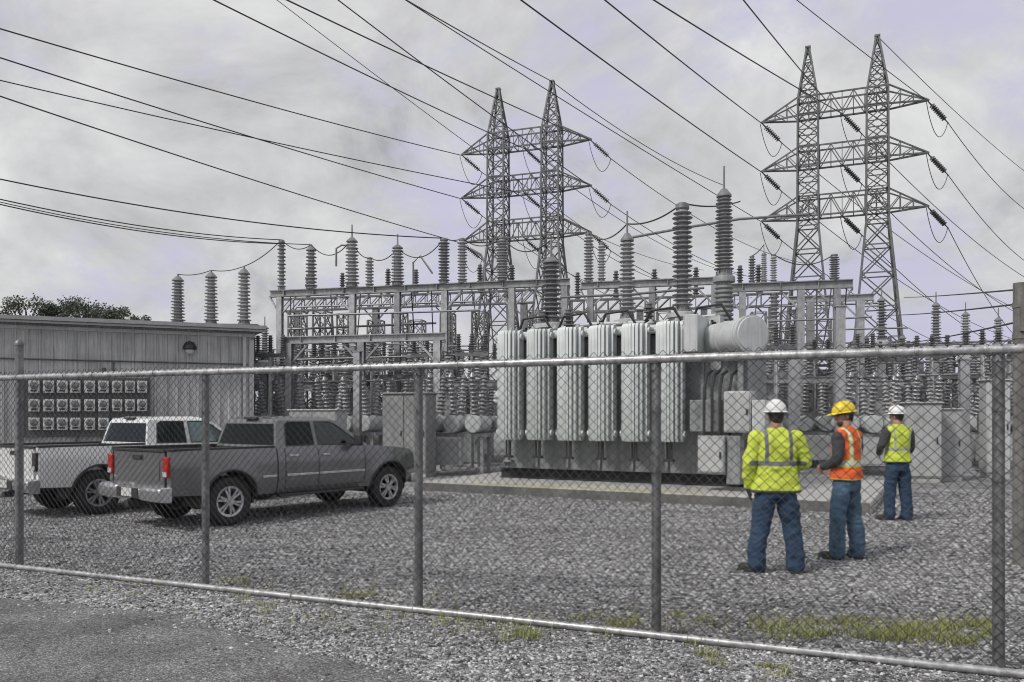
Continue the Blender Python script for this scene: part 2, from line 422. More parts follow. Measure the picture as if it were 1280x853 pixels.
# asphalt road outside the fence, ragged edge
edge = []
t = -30.0
while t < 22:
    o = 0.92 + 0.16 * noise.noise(Vector((t * 0.5, 0, 0))) + 0.09 * noise.noise(Vector((t * 2.3, 4, 0))) + 0.05 * noise.noise(Vector((t * 8.3, 9, 0)))
    o += max(0, t - 3.2) * 0.22
    edge.append(fp(t, o, 0.005)); t += 0.1
far = [fp(-30, 9, 0.005), fp(22, 14, 0.005)]
vs = []; fs = []
for i, e in enumerate(edge):
    vs.append(e); vs.append(e + FN * 8.0)
for i in range(len(edge) - 1): fs.append((2 * i, 2 * i + 2, 2 * i + 3, 2 * i + 1))
b = MB(); b.add(vs, fs); tag(b.build('road', ASPH, smooth=0), kind='structure')

# loose stones (one mass nobody could count)
rng = np.random.default_rng(5)
ico = bmesh.new(); bmesh.ops.create_icosphere(ico, subdivisions=1, radius=1)
IV = np.array([v.co[:] for v in ico.verts]); IF = np.array([[v.index for v in f.verts] for f in ico.faces]); ico.free()
def np_mesh(name, V, Fc, m):
    me = bpy.data.meshes.new(name)
    k = Fc.shape[1]
    me.vertices.add(len(V)); me.vertices.foreach_set('co', V.astype(np.float32).ravel())
    me.loops.add(Fc.size); me.loops.foreach_set('vertex_index', Fc.astype(np.int32).ravel())
    me.polygons.add(len(Fc)); me.polygons.foreach_set('loop_start', (np.arange(len(Fc)) * k).astype(np.int32))
    me.materials.append(m); me.update(calc_edges=True); me.validate()
    ob = bpy.data.objects.new(name, me); COL.objects.link(ob)
    return ob
def stones(pts, rad):
    n = len(pts)
    sc = rad[:, None] * rng.uniform(0.6, 1.25, (n, 3)); sc[:, 2] *= 0.7
    V = IV[None] * (1 + rng.uniform(-0.22, 0.22, (n, 12, 1))) * sc[:, None, :]
    a = rng.uniform(0, 6.283, n); ca, sa = np.cos(a)[:, None], np.sin(a)[:, None]
    X = V[..., 0] * ca - V[..., 1] * sa; Yv = V[..., 0] * sa + V[..., 1] * ca
    V = np.stack([X + pts[:, None, 0], Yv + pts[:, None, 1], V[..., 2] + pts[:, None, 2]], -1)
    Fc = (IF[None] + (np.arange(n) * 12)[:, None, None]).reshape(-1, 3)
    return V.reshape(-1, 3), Fc
n = 85000
Yp = 4.0 + 13.5 * rng.random(n) ** 1.55
kx = rng.uniform(-0.72, 0.72, n)
pts = np.stack([kx * Yp, Yp, np.zeros(n)], 1)
rad = 0.005 + 0.013 * rng.random(n) ** 3.0 + 0.0006 * Yp
# keep the road mostly clear
off = (pts[:, 0] - FA.x) * FN.x + (pts[:, 1] - FA.y) * FN.y
tt = (pts[:, 0] - FA.x) * FD.x + (pts[:, 1] - FA.y) * FD.y
lim = 0.95 + np.maximum(0, tt - 3.2) * 0.22
keep = (off < lim - 0.05) | (rng.random(n) < np.exp(-np.maximum(0, off - lim) * 3.5) * 0.55)
pts, rad, off = pts[keep], rad[keep], off[keep]
rad[off > -0.1] *= 0.85
pts[:, 2] = rad * 0.22
V, Fc = stones(pts, rad)
g = np_mesh('gravel', V, Fc, STONEM); tag(g, 'loose pale and dark stones strewn over the yard along the fence foot', 'gravel', kind='stuff')

# dry grass tufts along the fence
bl_v = []; bl_f = []
def tuft(x, y, nb, spread, h):
    for _ in range(nb):
        a = rng.uniform(0, 6.283); r = spread * rng.random() ** 0.6
        px, py = x + r * math.cos(a), y + r * math.sin(a) * 0.6
        d = rng.uniform(0, 6.283); hh = h * rng.uniform(0.5, 1.2); ln = rng.uniform(0.3, 1.0) * hh
        wd = 0.0022; dx, dy = math.cos(d), math.sin(d)
        o = len(bl_v)
        for k, (q, ww) in enumerate(((0, 1), (0.5, 0.8), (1, 0.12))):
            cx, cy, cz = px + dx * ln * q * q, py + dy * ln * q * q, hh * (q - 0.25 * q * q)
            bl_v.append((cx - dy * wd * ww, cy + dx * wd * ww, cz)); bl_v.append((cx + dy * wd * ww, cy - dx * wd * ww, cz))
        bl_f.append((o, o + 1, o + 3, o + 2)); bl_f.append((o + 2, o + 3, o + 5, o + 4))
def tuftline(x0, x1, y0, y1, n, nb=26, sp=0.08, h=0.07):
    for _ in range(n):
        q = G(rng.uniform(x0, x1), rng.uniform(y0, y1))
        if noise.noise(Vector((q.x * 2.2, q.y * 2.6, 4.4))) < 0.02 + 0.25 * rng.random() - 0.2: continue
        tuft(q.x, q.y, int(nb * rng.uniform(0.5, 1.5)), sp, h * rng.uniform(0.6, 1.3))
tuftline(270, 322, 724, 736, 16); tuftline(432, 466, 740, 752, 10); tuftline(158, 178, 738, 748, 5)
tuftline(625, 672, 788, 808, 12); tuftline(720, 800, 768, 786, 30); tuftline(830, 850, 768, 780, 8)
tuftline(860, 1100, 776, 810, 120, 30, 0.09, 0.085); tuftline(1100, 1245, 780, 808, 75, 30, 0.09, 0.085); tuftline(865, 900, 818, 834, 10); tuftline(950, 985, 832, 848, 8)
tuftline(318, 338, 756, 768, 4); tuftline(560, 620, 772, 784, 6, 14); tuftline(60, 250, 716, 740, 9, 12); tuftline(1150, 1240, 770, 785, 10, 14)
for _ in range(150):                                              # dead stalks
    q = G(rng.uniform(300, 1240), rng.uniform(772, 800)) if rng.random() < 0.8 else G(rng.uniform(100, 600), rng.uniform(735, 770))
    offq = (q.x - FA.x) * FN.x + (q.y - FA.y) * FN.y
    if abs(offq) < 0.8: tuft(q.x, q.y, 4, 0.05, 0.16)
g = np_mesh('grass', np.array(bl_v), np.array(bl_f), GRASSM)
tag(g, 'dry yellow green grass tufts growing along the foot of the fence', 'grass', kind='stuff')

# ------------------------------------------------------------------ chain-link fence
fence = thing('chain_link_fence', 'long chain-link fence with pipe posts and rails across the foreground', 'fence', fp(0))
def fl(t, off=0, z=0): return fp(t, off, z) - FA     # into the fence's own space (unrotated)
T0, T1 = -4.8, 13.5
RZ = 2.085
posts = [(-4.7, 2.06), (-2.4, 2.06), (0, 2.44), (2.63, 2.065), (4.97, 2.06), (7.0, 2.065), (9.21, 2.07), (11.3, 2.06), (13.4, 2.06)]
for t, h in posts:
    b = MB(); r = 0.042 if h > 2.3 else 0.036
    b.tube([fl(t, -0.035, -0.05), fl(t, -0.035, h)], r, 14)
    b.lathe([(r + 0.006, 0), (r + 0.007, 0.025), (r * 0.9, 0.05), (r * 0.4, 0.068), (0.002, 0.072)], fl(t, -0.035, h - 0.01), 14)
    for z in (0.35, 0.8, 1.25, 1.7, RZ - 0.07):
        b.lathe([(r + 0.001, -0.011), (r + 0.004, -0.011), (r + 0.004, 0.011), (r + 0.001, 0.011)], fl(t, -0.035, z), 14, cap=False)
        b.bar(fl(t, 0.0, z), fl(t, 0.02, z), 0.012, 0.018)
    b.build('post', POSTM, fence)
for nm, z, r in (('top_rail', RZ, 0.032), ('bottom_rail', 0.032, 0.028)):
    b = MB(); k = T0; pts = []
    while k <= T1 + 0.01:
        pts.append(fl(k, 0.0 if nm == 'bottom_rail' else -0.012, z + 0.006 * noise.noise(Vector((k * 0.6, z, 2))))); k += 0.3
    b.tube(pts, r, 12)
    k = T0 + 0.2
    while k < T1:                                                  # tie wires
        c = fl(k, 0.0 if nm == 'bottom_rail' else -0.012, z)
        M = Matrix((FN, Vector((0, 0, 1)), FD)).transposed()
        b.lathe([(r + 0.001, -0.004), (r + 0.005, -0.003), (r + 0.005, 0.003), (r + 0.001, 0.004)], c, 10, M=M, cap=False)
        k += 0.42 if int(k * 7) % 3 else 0.3
    b.build(nm, RAILM, fence)
# woven wire
D = 0.076; wv = []; wf = []
nw = int((T1 - T0) / (D / 2)); nz_ = int(2.12 / (D / 2)) + 1
rw = 0.0032
for i in range(nw):
    s0 = T0 + i * D / 2
    base = len(wv); sway = 0.004 * noise.noise(Vector((s0 * 0.8, 0, 0)))
    for k in range(nz_ + 1):
        odd = (k + i) % 2
        s_ = s0 + (D / 2 if odd else 0)
        z = 0.02 + k * D / 2
        bul = 0.018 * noise.noise(Vector((s_ * 0.7, z * 0.9, 1.3))) + 0.008
        c = fl(s_ + 0.002 * noise.noise(Vector((s_ * 3, z * 3, 5))), bul + (0.003 if odd else -0.003), z + sway)
        tx = FD
        for (a, bb) in ((1, 0), (0, 1), (-1, 0), (0, -1)):
            # cross-section tilted with the wire
            wv.append(c + (FD * a * 0.9 + Vector((0, 0, 0.0))) * rw + FN * bb * rw)
    for k in range(nz_):
        for q in range(4):
            a = base + k * 4 + q; c2 = base + k * 4 + (q + 1) % 4
            wf.append((a, c2, c2 + 4, a + 4))
b = MB(); b.v = [tuple(v) for v in wv]; b.f = wf; b.m = [0] * len(wf)
b.build('wire_mesh', MESHM, fence, smooth=0, fixn=False)

# ------------------------------------------------------------------ insulators
def shed_profile(n, z0, z1, core=0.26, rtop=1.0):
    pr = []; dz = (z1 - z0) / n
    for i in range(n):
        z = z0 + i * dz; s = 1 + (rtop - 1) * (i / n)
        ro = 0.5 * s * (1.0 if i % 2 == 0 or n < 10 else 0.9)
        pr += [(core * s, z), (ro * 0.95, z + dz * 0.10), (ro, z + dz * 0.2), (ro * 0.95, z + dz * 0.31), (core * s * 1.08, z + dz * 0.55)]
    pr.append((core * rtop, z1))
    return pr
INS = {}
def ins_mesh(kind, n):
    key = (kind, n)
    if key in INS: return INS[key]
    top = {'post': 0.94, 'cone': 0.86, 'rod': 0.72, 'dark': 0.94}[kind]
    b = MB(); b.lathe(shed_profile(n, 0.06, top, rtop=0.82 if kind in ('cone', 'rod') else 1.0), n=18)
    body = b.mesh('sheds', PORCD if kind == 'dark' else PORC, 35)
    b = MB(); b.lathe([(0.42, 0), (0.42, 0.02), (0.33, 0.025), (0.33, 0.06)], n=12)
    for k in range(6):
        b.lathe([(0.035, 0), (0.035, 0.03)], (0.375 * math.cos(k * 1.047), 0.375 * math.sin(k * 1.047), 0.02), 6)
    fl_ = b.mesh('base_flange', CAPM)
    b = MB()
    if kind in ('post', 'dark'): b.lathe([(0.32, 0.94), (0.34, 0.95), (0.34, 0.985), (0.2, 0.99), (0.2, 1.0)], n=12)
    elif kind == 'cone': b.lathe([(0.40, 0.86), (0.40, 0.875), (0.16, 0.95), (0.07, 0.96), (0.07, 1.0)], n=12)
    else: b.lathe([(0.38, 0.72), (0.38, 0.735), (0.15, 0.79), (0.055, 0.80), (0.045, 1.0)], n=12)
    cap = b.mesh('terminal_cap', CAPM)
    INS[key] = (body, fl_, cap)
    return INS[key]
def add_ins(parent, kind, n, base, h, d, rot=None, name='insulator'):
    """insulator as a part (with cap sub-parts) of a larger thing"""
    body, f_, cap = ins_mesh(kind, n)
    o = inst(name, body, parent); o.location = base; o.scale = (d, d, h)
    if rot is not None: o.rotation_euler = rot
    c = inst('terminal_cap', cap, o); c2 = inst('base_flange', f_, o)
    return o
def insulator(kind, n, base, h, d, label, group=None, name='post_insulator'):
    body, f_, cap = ins_mesh(kind, n)
    r = thing(name, label, 'insulator', base, random.uniform(0, 1), group); r.scale = (d, d, h)
    inst('sheds', body, r); inst('base_flange', f_, r); inst('terminal_cap', cap, r)
    return r

YA = R(-13.6)
YD = Vector((math.cos(YA), math.sin(YA), 0)); YN = Vector((-YD.y, YD.x, 0))    # along the yard's rows / away from the viewer

def on_line(A, px):
    """point of the horizontal line A + t*YD seen at photo column px"""
    k = (px - CX) / F
    t = (k * A.y - A.x) / (YD.x - k * YD.y)
    return A + YD * t

def gantry(name_label, A, cols, bw, bh, z, px0, px1, mt=STEEL, deep=0.28, truss=False, group=None):
    """steel gantry: beam at height z seen from column px0 to px1, columns at the listed photo columns"""
    p0, p1 = on_line(A, px0), on_line(A, px1)
    root = thing('steel_gantry', name_label, 'gantry', p0, YA, group)
    l = (p1 - p0).length; b = MB()
    if truss:
        for zz in (z - bh / 2, z + bh / 2):
            for yy in (-deep / 2, deep / 2): b.bar((0, yy, zz), (l, yy, zz), 0.07)
        n = max(2, int(l / bh))
        for i in range(n):
            x0, x1 = l * i / n, l * (i + 1) / n
            for yy in (-deep / 2, deep / 2):
                b.bar((x0, yy, z - bh / 2), (x1, yy, z + bh / 2), 0.04); b.bar((x0, yy, z + bh / 2), (x0, yy, z - bh / 2), 0.04)
            b.bar((x0, -deep / 2, z + bh / 2), (x1, deep / 2, z + bh / 2), 0.04)
    else:
        b.ibeam((0, 0, z), (l, 0, z), bw, bh)
        for i in range(int(l / 1.2)): b.box((0.6 + i * 1.2, 0, z), (0.02, bw * 0.9, bh * 0.76))
    b.build('beam', mt, root)
    for px in cols:
        q = on_line(A, px); x = (q - p0).dot(YD)
        b = MB(); b.ibeam((x, 0, 0.02), (x, 0, z - bh / 2), deep, deep * 0.9, up=(0, 1, 0))
        b.box((x, 0, 0.03), (deep * 1.9, deep * 1.9, 0.05))
        b.bar((x, 0, z - bh / 2 - 0.7), (min(l, x + 0.65), 0, z - bh / 2 - 0.02), 0.06); b.bar((x, 0, z - bh / 2 - 0.7), (max(0, x - 0.65), 0, z - bh / 2 - 0.02), 0.06)
        b.build('column', mt, root)
    return root

def lattice_mesh(h, w0, w1, n, bar=0.06, brace=0.035):
    b = MB()
    def cor(z):
        w_ = w0 + (w1 - w0) * z / h
        return [Vector((sx * w_ / 2, sy * w_ / 2, z)) for sx, sy in ((-1, -1), (1, -1), (1, 1), (-1, 1))]
    for k in range(4): b.bar(cor(0)[k], cor(h)[k], bar)
    for i in range(n):
        a, c = cor(h * i / n), cor(h * (i + 1) / n)
        for k in range(4):
            j = (k + 1) % 4
            b.bar(a[k], c[j], brace); b.bar(a[j], c[k], brace); b.bar(c[k], c[j], brace)
    return b

# ---- main gantry with its insulators
A0 = Vector((-9.06, 30, 0)); ZA = 6.40
gA = gantry('longest grey steel gantry carrying the insulator row left of the transformer', A0, [350, 441, 497, 556, 640, 706], 0.22, 0.25, ZA - 0.125, 338, 712, deep=0.21)
A0B = A0 + YN * 0.9
gantry('grey steel gantry behind the tall transformer bushings, ending at the tallest one', A0B, [738, 815, 893], 0.22, 0.25, ZA - 0.125, 726, 899, deep=0.21)
rowA = [  # px, ytop, width px, kind, n, rod?
    (352, 300, 11, 'post', 12, 'slim ribbed insulator at the left end of the long gantry beam'),
    (389, 306, 16, 'cone', 10, 'stubby cone-topped insulator on the long gantry, beside its left end'),
    (440, 281, 19, 'rod', 12, 'rod-tipped insulator on the long gantry, the taller of its two rod-tipped ones'),
    (462, 322, 11, 'post', 8, 'shortest slim insulator on the long gantry between two rod-tipped ones'),
    (497, 293, 18, 'rod', 11, 'rod-tipped insulator on the long gantry right of the shortest slim one'),
    (555, 298, 15, 'post', 13, 'left one of two close ribbed insulators on the long gantry left of the pylon'),
    (578, 298, 13, 'post', 13, 'right one of two close ribbed insulators on the long gantry left of the pylon'),
    (628, 296, 16, 'post', 14, 'ribbed insulator on the long gantry in front of the left pylon mast'),
    (736, 291, 13, 'post', 14, 'slim insulator on the long gantry left of the thin rod-topped bushing'),
    (752, 303, 11, 'post', 12, 'lower slim insulator close behind the transformer, next to a taller twin'),
]
topA = {}
for px, yt, wpx, kd, n, lb in rowA:
    q = on_line(A0 if px < 720 else A0B, px); zt = ZY(yt, q.y)
    insulator(kd, n, (q.x, q.y, ZA), zt - ZA, wpx / F * q.y, lb, 'insulators along the top of the long gantry')
    topA[px] = Vector((q.x, q.y, zt))

# ---- lower gantry in front
A1 = Vector((-7.28, 26, 0))
gantry('lower grey gantry beam standing in front of the long gantry, behind the grey pickup', A1, [362, 452, 547], 0.2, 0.24, 4.15, 356, 556, deep=0.22)
# ---- right gantry
A2 = Vector((P(920, 0, 27).x, 27, 0)); ZC = 6.16
gantry('short grey gantry right of the conservator drum in front of the right pylon', A2, [928, 1001, 1046], 0.22, 0.28, ZC - 0.14, 905, 1066, deep=0.22)
gantry('lower thin steel gantry behind the short right gantry, crossing the pylon leg', Vector((P(980, 0, 31).x, 31, 0)), [1013, 1075], 0.2, 0.25, 6.2, 985, 1092)
rowC = [(940, 320, 9, 'post', 9, 'leftmost of the slim insulators on the short right gantry'), (955, 306, 9, 'rod', 12, 'tallest slim insulator on the short right gantry, second of the left three'),
        (967, 318, 9, 'post', 10, 'third slim insulator on the short right gantry, next to the tallest'), (1043, 318, 13, 'post', 10, 'thick ribbed insulator at the right end of the short right gantry')]
for px, yt, wpx, kd, n, lb in rowC:
    q = on_line(A2, px); zt = ZY(yt, q.y)
    insulator(kd, n, (q.x, q.y, ZC), zt - ZC, wpx / F * q.y, lb, 'insulators along the short right gantry')
    topA[px] = Vector((q.x, q.y, zt))
# hanging string below right gantry
q = on_line(A2, 967)
o = insulator('post', 12, (q.x, q.y - 0.05, ZC - 0.37), 1.75, 0.36, 'large ribbed insulator hanging below the short right gantry beside the drum', name='hanging_insulator'); o.rotation_euler = (math.pi, 0, 0)

# ---- back gantries for depth
A3 = Vector((P(360, 0, 41).x, 41, 0))
gB = gantry('far lattice-beam gantry behind the long gantry on the left', A3, [372, 470, 560, 655], 0.3, 0.6, 7.4, 352, 668, STEELD, 0.3, True)
for i, (px, h) in enumerate(((385, 1.2), (428, 1.2), (485, 1.3), (520, 1.2), (600, 1.3), (640, 1.2))):
    q = on_line(A3, px)
    insulator('dark', 9, (q.x, q.y, 7.73), h, 0.3, '%s from left of the small dark insulators on the far lattice gantry' % ORD[i], 'dark insulators on the far lattice gantry')
A4 = Vector((P(700, 0, 38).x, 38, 0))
gantry('far lattice-beam gantry behind the transformer bushings', A4, [712, 800, 880, 965], 0.3, 0.55, 6.9, 700, 985, STEELD, 0.3, True)
for i, px in enumerate((722, 770, 818, 870, 925, 948)):
    q = on_line(A4, px)
    insulator('dark', 9, (q.x, q.y, 7.2), 1.3, 0.3, '%s from left of the small dark insulators on the gantry behind the bushings' % ORD[i], 'dark insulators on the gantry behind the bushings')
A5 = Vector((P(1080, 0, 40).x, 40, 0))
gantry('far low lattice-beam gantry at the right of the yard beyond the pylon', A5, [1078, 1150, 1230, 1300], 0.3, 0.45, 4.6, 1072, 1320, STEELD, 0.28, True)

# ---- lattice supports
lm = lattice_mesh(6.0, 0.62, 0.55, 9)
for i, (px, Y, h, lb) in enumerate(((372, 33, 1.0, 'lattice support column left of another one under the long gantry, left end'), (403, 33, 1.0, 'lattice support column near the left end, second under the long gantry'),
        (470, 34.5, 0.97, 'lattice support column behind the long gantry between its rod-tipped insulators'), (522, 35, 0.98, 'lattice support column behind the pair of close insulators, to their left'),
        (600, 34, 1.02, 'lattice support column beside the left pylon foot, left of the radiators'), (985, 33, 1.0, 'lattice support column left of the right pylon legs'),
        (1030, 33.5, 0.95, 'lattice support column between the right gantry columns and thick pole'), (432, 36, 1.05, 'lattice support column far behind the first rod-tipped insulator'), (500, 38, 1.1, 'lattice support column far behind the second rod-tipped insulator'), (560, 36, 1.05, 'lattice support column far behind the close pair of insulators'), (752, 34, 1.02, 'lattice support column behind the thin rod-topped bushing, left'), (830, 34, 1.02, 'lattice support column behind the flat-topped bushing, left'), (948, 31, 0.95, 'lattice support column just right of the drum, far behind'), (1120, 37, 0.9, 'lattice support column far off right of the right pylon'), (668, 35, 1.05, 'lattice support column behind the first radiators, right of the pylon mast'))):
    q = P(px, 522, Y)
    if i == 0:
        proto = lm.build('lattice_column', STEELD)
        o = proto
    else: o = proto.copy(); COL.objects.link(o)
    o.location = (q.x, q.y, 0); o.scale = (1, 1, h); o.rotation_euler = (0, 0, YA + random.uniform(-0.1, 0.1))
    tag(o, lb, 'lattice column', 'lattice support columns in the yard', 'thing')

# ---- disconnect switches
def switch_proto(wd, hb, n_ins, ih, idm, nsh, kind='post'):
    r = thing('disconnect_switch', 'x', 'disconnect switch')
    for s in (-1, 1):
        b = MB(); b.ibeam((s * wd * 0.36, 0, 0), (s * wd * 0.36, 0, hb), 0.16, 0.16, up=(0, 1, 0)); b.box((s * wd * 0.36, 0, 0.03), (0.34, 0.34, 0.05))
        b.build('column', STEEL, r)
    b = MB()
    for s in (-1, 1): b.ibeam((-wd / 2, s * 0.32, hb + 0.09), (wd / 2, s * 0.32, hb + 0.09), 0.1, 0.18)
    for i in range(5): b.box((-wd / 2 + wd * (i + 0.5) / 5, 0, hb + 0.06), (0.1, 0.76, 0.06))
    b.build('beam', STEEL, r)
    b = MB(); b.bar((-wd * 0.36, 0, 0.9), (wd * 0.36, 0, hb - 0.2), 0.05); b.bar((wd * 0.36, 0, 0.9), (-wd * 0.36, 0, hb - 0.2), 0.05); b.build('cross_brace', STEELD, r)
    for i in range(n_ins):
        x = -wd * 0.42 + wd * 0.84 * i / (n_ins - 1)
        for s in (-1, 1): add_ins(r, kind, nsh, (x, s * 0.32, hb + 0.18), ih, idm)
        b = MB(); zt = hb + 0.18 + ih
        b.tube([(x, -0.42, zt), (x, -0.1, zt + 0.05), (x, 0.2, zt + 0.05), (x, 0.45, zt)], 0.03, 8); b.box((x, -0.32, zt + 0.03), (0.1, 0.14, 0.07)); b.box((x, 0.32, zt + 0.03), (0.1, 0.14, 0.07))
        b.build('blade', CAPM, r)
    b = MB(); b.box((wd * 0.36, -0.2, 1.25), (0.24, 0.2, 0.4)); b.tube([(wd * 0.36, -0.2, 1.45), (wd * 0.36, -0.2, hb + 0.05)], 0.02, 8); b.build('drive_box', CAB, r)
    return r
SW = switch_proto(3.0, 2.7, 3, 1.0, 0.24, 8)
SW2 = switch_proto(2.4, 3.5, 3, 1.3, 0.28, 10, 'dark')
def place(proto, px, Y, label, group, rz=0.0, first=[set()]):
    q = P(px, 522, Y)
    if proto.name in first[0]: o = copy_tree(proto)
    else: o = proto; first[0].add(proto.name)
    o.location = (q.x, q.y, 0); o.rotation_euler = (0, 0, YA + rz); o['label'] = label; o['group'] = group
    return o
g_sw = 'three-phase disconnect switches on steel stands'
place(SW, 398, 28.5, 'low switch stand with grey insulators seen over the grey pickup bed', g_sw)
place(SW, 505, 30.5, 'low switch stand with grey insulators behind the wide grey cabinet', g_sw)
place(SW, 600, 27.5, 'low switch stand with grey insulators just left of the transformer radiators', g_sw)
place(SW, 1090, 27, 'low switch stand with grey insulators behind the right-hand workers, left of the white cabinet', g_sw)
place(SW, 1180, 29, 'low switch stand with grey insulators beyond the white cabinet', g_sw)
place(SW, 1010, 24.5, 'low switch stand with grey insulators between the first two workers', g_sw)
place(SW2, 440, 36, 'tall dark-insulator switch stand behind the lower gantry, left part', g_sw)
place(SW2, 545, 37, 'tall dark-insulator switch stand behind the pair of close insulators', g_sw)
place(SW2, 1050, 34, 'tall dark-insulator switch stand among the right pylon legs', g_sw)
place(SW2, 1140, 36, 'tall dark-insulator switch stand right of the right pylon', g_sw)
place(SW2, 345, 40, 'tall dark-insulator switch stand beyond the building corner', g_sw)
place(SW2, 940, 36, 'tall dark-insulator switch stand behind the conservator drum', g_sw)
place(SW2, 1235, 38, 'tall dark-insulator switch stand at the far right of the yard', g_sw)

# ---- circuit breakers
def breaker_proto():
    r = thing('circuit_breaker', 'x', 'circuit breaker')
    for sx in (-1, 1):
        for sy in (-1, 1):
            b = MB(); b.bar((sx * 0.85, sy * 0.35, 0), (sx * 0.85, sy * 0.35, 1.1), 0.09); b.box((sx * 0.85, sy * 0.35, 0.02), (0.2, 0.2, 0.04)); b.build('leg', STEEL, r)
    b = MB(); b.box((0, 0, 1.14), (2.0, 0.9, 0.1)); b.build('frame', STEEL, r)
    for i in (-1, 0, 1):
        b = MB(); M = Matrix.Rotation(R(90), 3, 'X')
        b.lathe([(0.05, -0.62), (0.24, -0.6), (0.26, -0.55), (0.26, 0.55), (0.24, 0.6), (0.05, 0.62)], (i * 0.64, 0, 1.46), 18, M=M)
        t = b.build('tank', TRP, r)
        for s in (-1, 1):
            add_ins(r, 'cone', 9, (i * 0.64, s * 0.33, 1.68), 1.35, 0.27, (R(-14) * s, 0, 0), 'bushing')
    b = MB(); b.box((-0.2, -0.52, 0.68), (1.0, 0.3, 0.8)); c = b.build('control_box', CAB, r, bevel=0.01)
    b = MB(); b.box((-0.2, -0.675, 0.68), (0.9, 0.012, 0.7)); b.box((0.16, -0.69, 0.7), (0.03, 0.03, 0.14)); b.build('door', CAB, c)
    return r
BR = breaker_proto(); g_br = 'circuit breakers with slanted bushings'
place(BR, 336, 28.5, 'circuit breaker with slanted bushings by the building corner', g_br)
place(BR, 440, 25.5, 'circuit breaker with slanted bushings seen behind the grey pickup cab', g_br)
place(BR, 572, 23.5, 'circuit breaker with slanted bushings left of the radiators, beside the wide cabinet', g_br)
place(BR, 1085, 23.2, 'circuit breaker with slanted bushings behind the orange-vested worker', g_br, 0.1)
place(BR, 1245, 25.5, 'circuit breaker with slanted bushings at the right edge of the yard', g_br)
place(BR, 980, 28, 'circuit breaker with slanted bushings behind the worker in the lime jacket', g_br)

# ---- instrument transformers (pedestal, tank, tall insulator)
def instr_proto(hp):
    r = thing('instrument_transformer', 'x', 'instrument transformer')
    b = MB(); b.box((0, 0, 0.03), (0.5, 0.5, 0.06)); b.ibeam((0, 0, 0.05), (0, 0, hp), 0.24, 0.24, up=(0, 1, 0)); b.box((0, 0, hp + 0.02), (0.42, 0.42, 0.05)); b.build('pedestal', STEEL, r)
    b = MB(); b.lathe([(0.16, 0), (0.26, 0.03), (0.27, 0.1), (0.27, 0.42), (0.2, 0.5)], (0, 0, hp + 0.045), 16); b.box((0, -0.28, hp + 0.25), (0.2, 0.1, 0.22)); b.build('tank', TRP, r)
    add_ins(r, 'rod', 12, (0, 0, hp + 0.54), 1.9, 0.40)
    return r
IT = instr_proto(3.75); g_it = 'instrument transformers on single pedestals'
def it_place(px, Y, ytop, label):
    o = place(IT, px, Y, label, g_it)
    z = ZY(ytop, Y); s = z / (3.75 + 0.54 + 1.9); o.scale = (1, 1, s)
it_place(1102, 29, 358, 'cone-topped ribbed column right of the right pylon leg, leftmost of four')
it_place(1170, 30, 365, 'tallest rod-tipped ribbed column beyond the white-helmeted far worker')
it_place(1207, 30, 378, 'rod-tipped ribbed column third of four toward the tall pole')
it_place(1248, 30, 385, 'rod-tipped ribbed column nearest the tall pole at the right')
it_place(331, 31, 396, 'ribbed column standing just past the building corner')
it_place(1128, 33, 410, 'low ribbed column behind the row right of the right pylon')

EXTRA = True
for px, Y, lb in ((362, 32, 'switch stand with grey insulators deep between the first two lattice columns'), (455, 33, 'switch stand with grey insulators deep behind the lower gantry middle column'),
                  (560, 33.5, 'switch stand with grey insulators deep behind the close pair of insulators'), (640, 31, 'switch stand with grey insulators hidden beside the first radiator'),
                  (1060, 30, 'switch stand with grey insulators deep behind the thick steel column'), (1130, 32, 'switch stand with grey insulators deep beyond the far worker, left'),
                  (1215, 33, 'switch stand with grey insulators deep beyond the narrow pale cabinet'), (1275, 30, 'switch stand with grey insulators just left of the tall pole'), (955, 30.5, 'switch stand with grey insulators deep behind the drum')):
    place(SW, px, Y, lb, g_sw)
for px, Y, lb in ((500, 27, 'circuit breaker with slanted bushings beyond the wide grey cabinet'), (385, 26.5, 'circuit breaker with slanted bushings behind the low grey cabinet'), (1140, 25, 'circuit breaker with slanted bushings behind the pale twin cabinets'),
                  (1030, 26.2, 'circuit breaker with slanted bushings between lime-jacketed and orange-vested workers'), (1205, 27.5, 'circuit breaker with slanted bushings behind the thick column at right'), (610, 30, 'circuit breaker with slanted bushings deep left of the first radiator')):
    place(BR, px, Y, lb, g_br)
# slender pipe supports carrying a pipe head and junction box
def slim_proto():
    r = thing('pipe_support', 'x', 'pipe support')
    b = MB(); b.tube([(0, 0, 0), (0, 0, 3.6)], 0.065, 10); b.box((0, 0, 0.02), (0.3, 0.3, 0.04)); b.build('post', STEEL, r)
    b = MB(); b.bar((-0.55, 0, 3.66), (0.55, 0, 3.66), 0.12); b.build('crosspiece', STEELD, r)
    for x in (-0.45, 0, 0.45): add_ins(r, 'dark', 7, (x, 0, 3.72), 0.6, 0.2)
    b = MB(); b.box((0, -0.17, 1.5), (0.34, 0.2, 0.5)); b.tube([(0, -0.12, 1.75), (0.02, -0.1, 2.6), (0, -0.08, 3.5)], 0.025, 8); b.tube([(0, -0.15, 0.1), (0, -0.15, 1.25)], 0.03, 8); b.build('junction_box', CAB, r)
    return r
SL = slim_proto()
for i, (px, Y) in enumerate(((338, 26), (378, 27.5), (418, 27), (465, 28), (534, 26), (590, 25.5), (603, 29))):
    place(SL, px, Y, '%s from left of the slender pipe supports left of the transformer' % ORD[i], 'slender pipe supports in the yard')
for i, (px, Y) in enumerate(((970, 23), (1018, 27.5), (1072, 25.5), (1118, 28), (1165, 26), (1192, 31), (1228, 24.5), (1262, 28))):
    place(SL, px, Y, '%s from left of the slender pipe supports right of the transformer' % ORD[i], 'slender pipe supports in the yard')
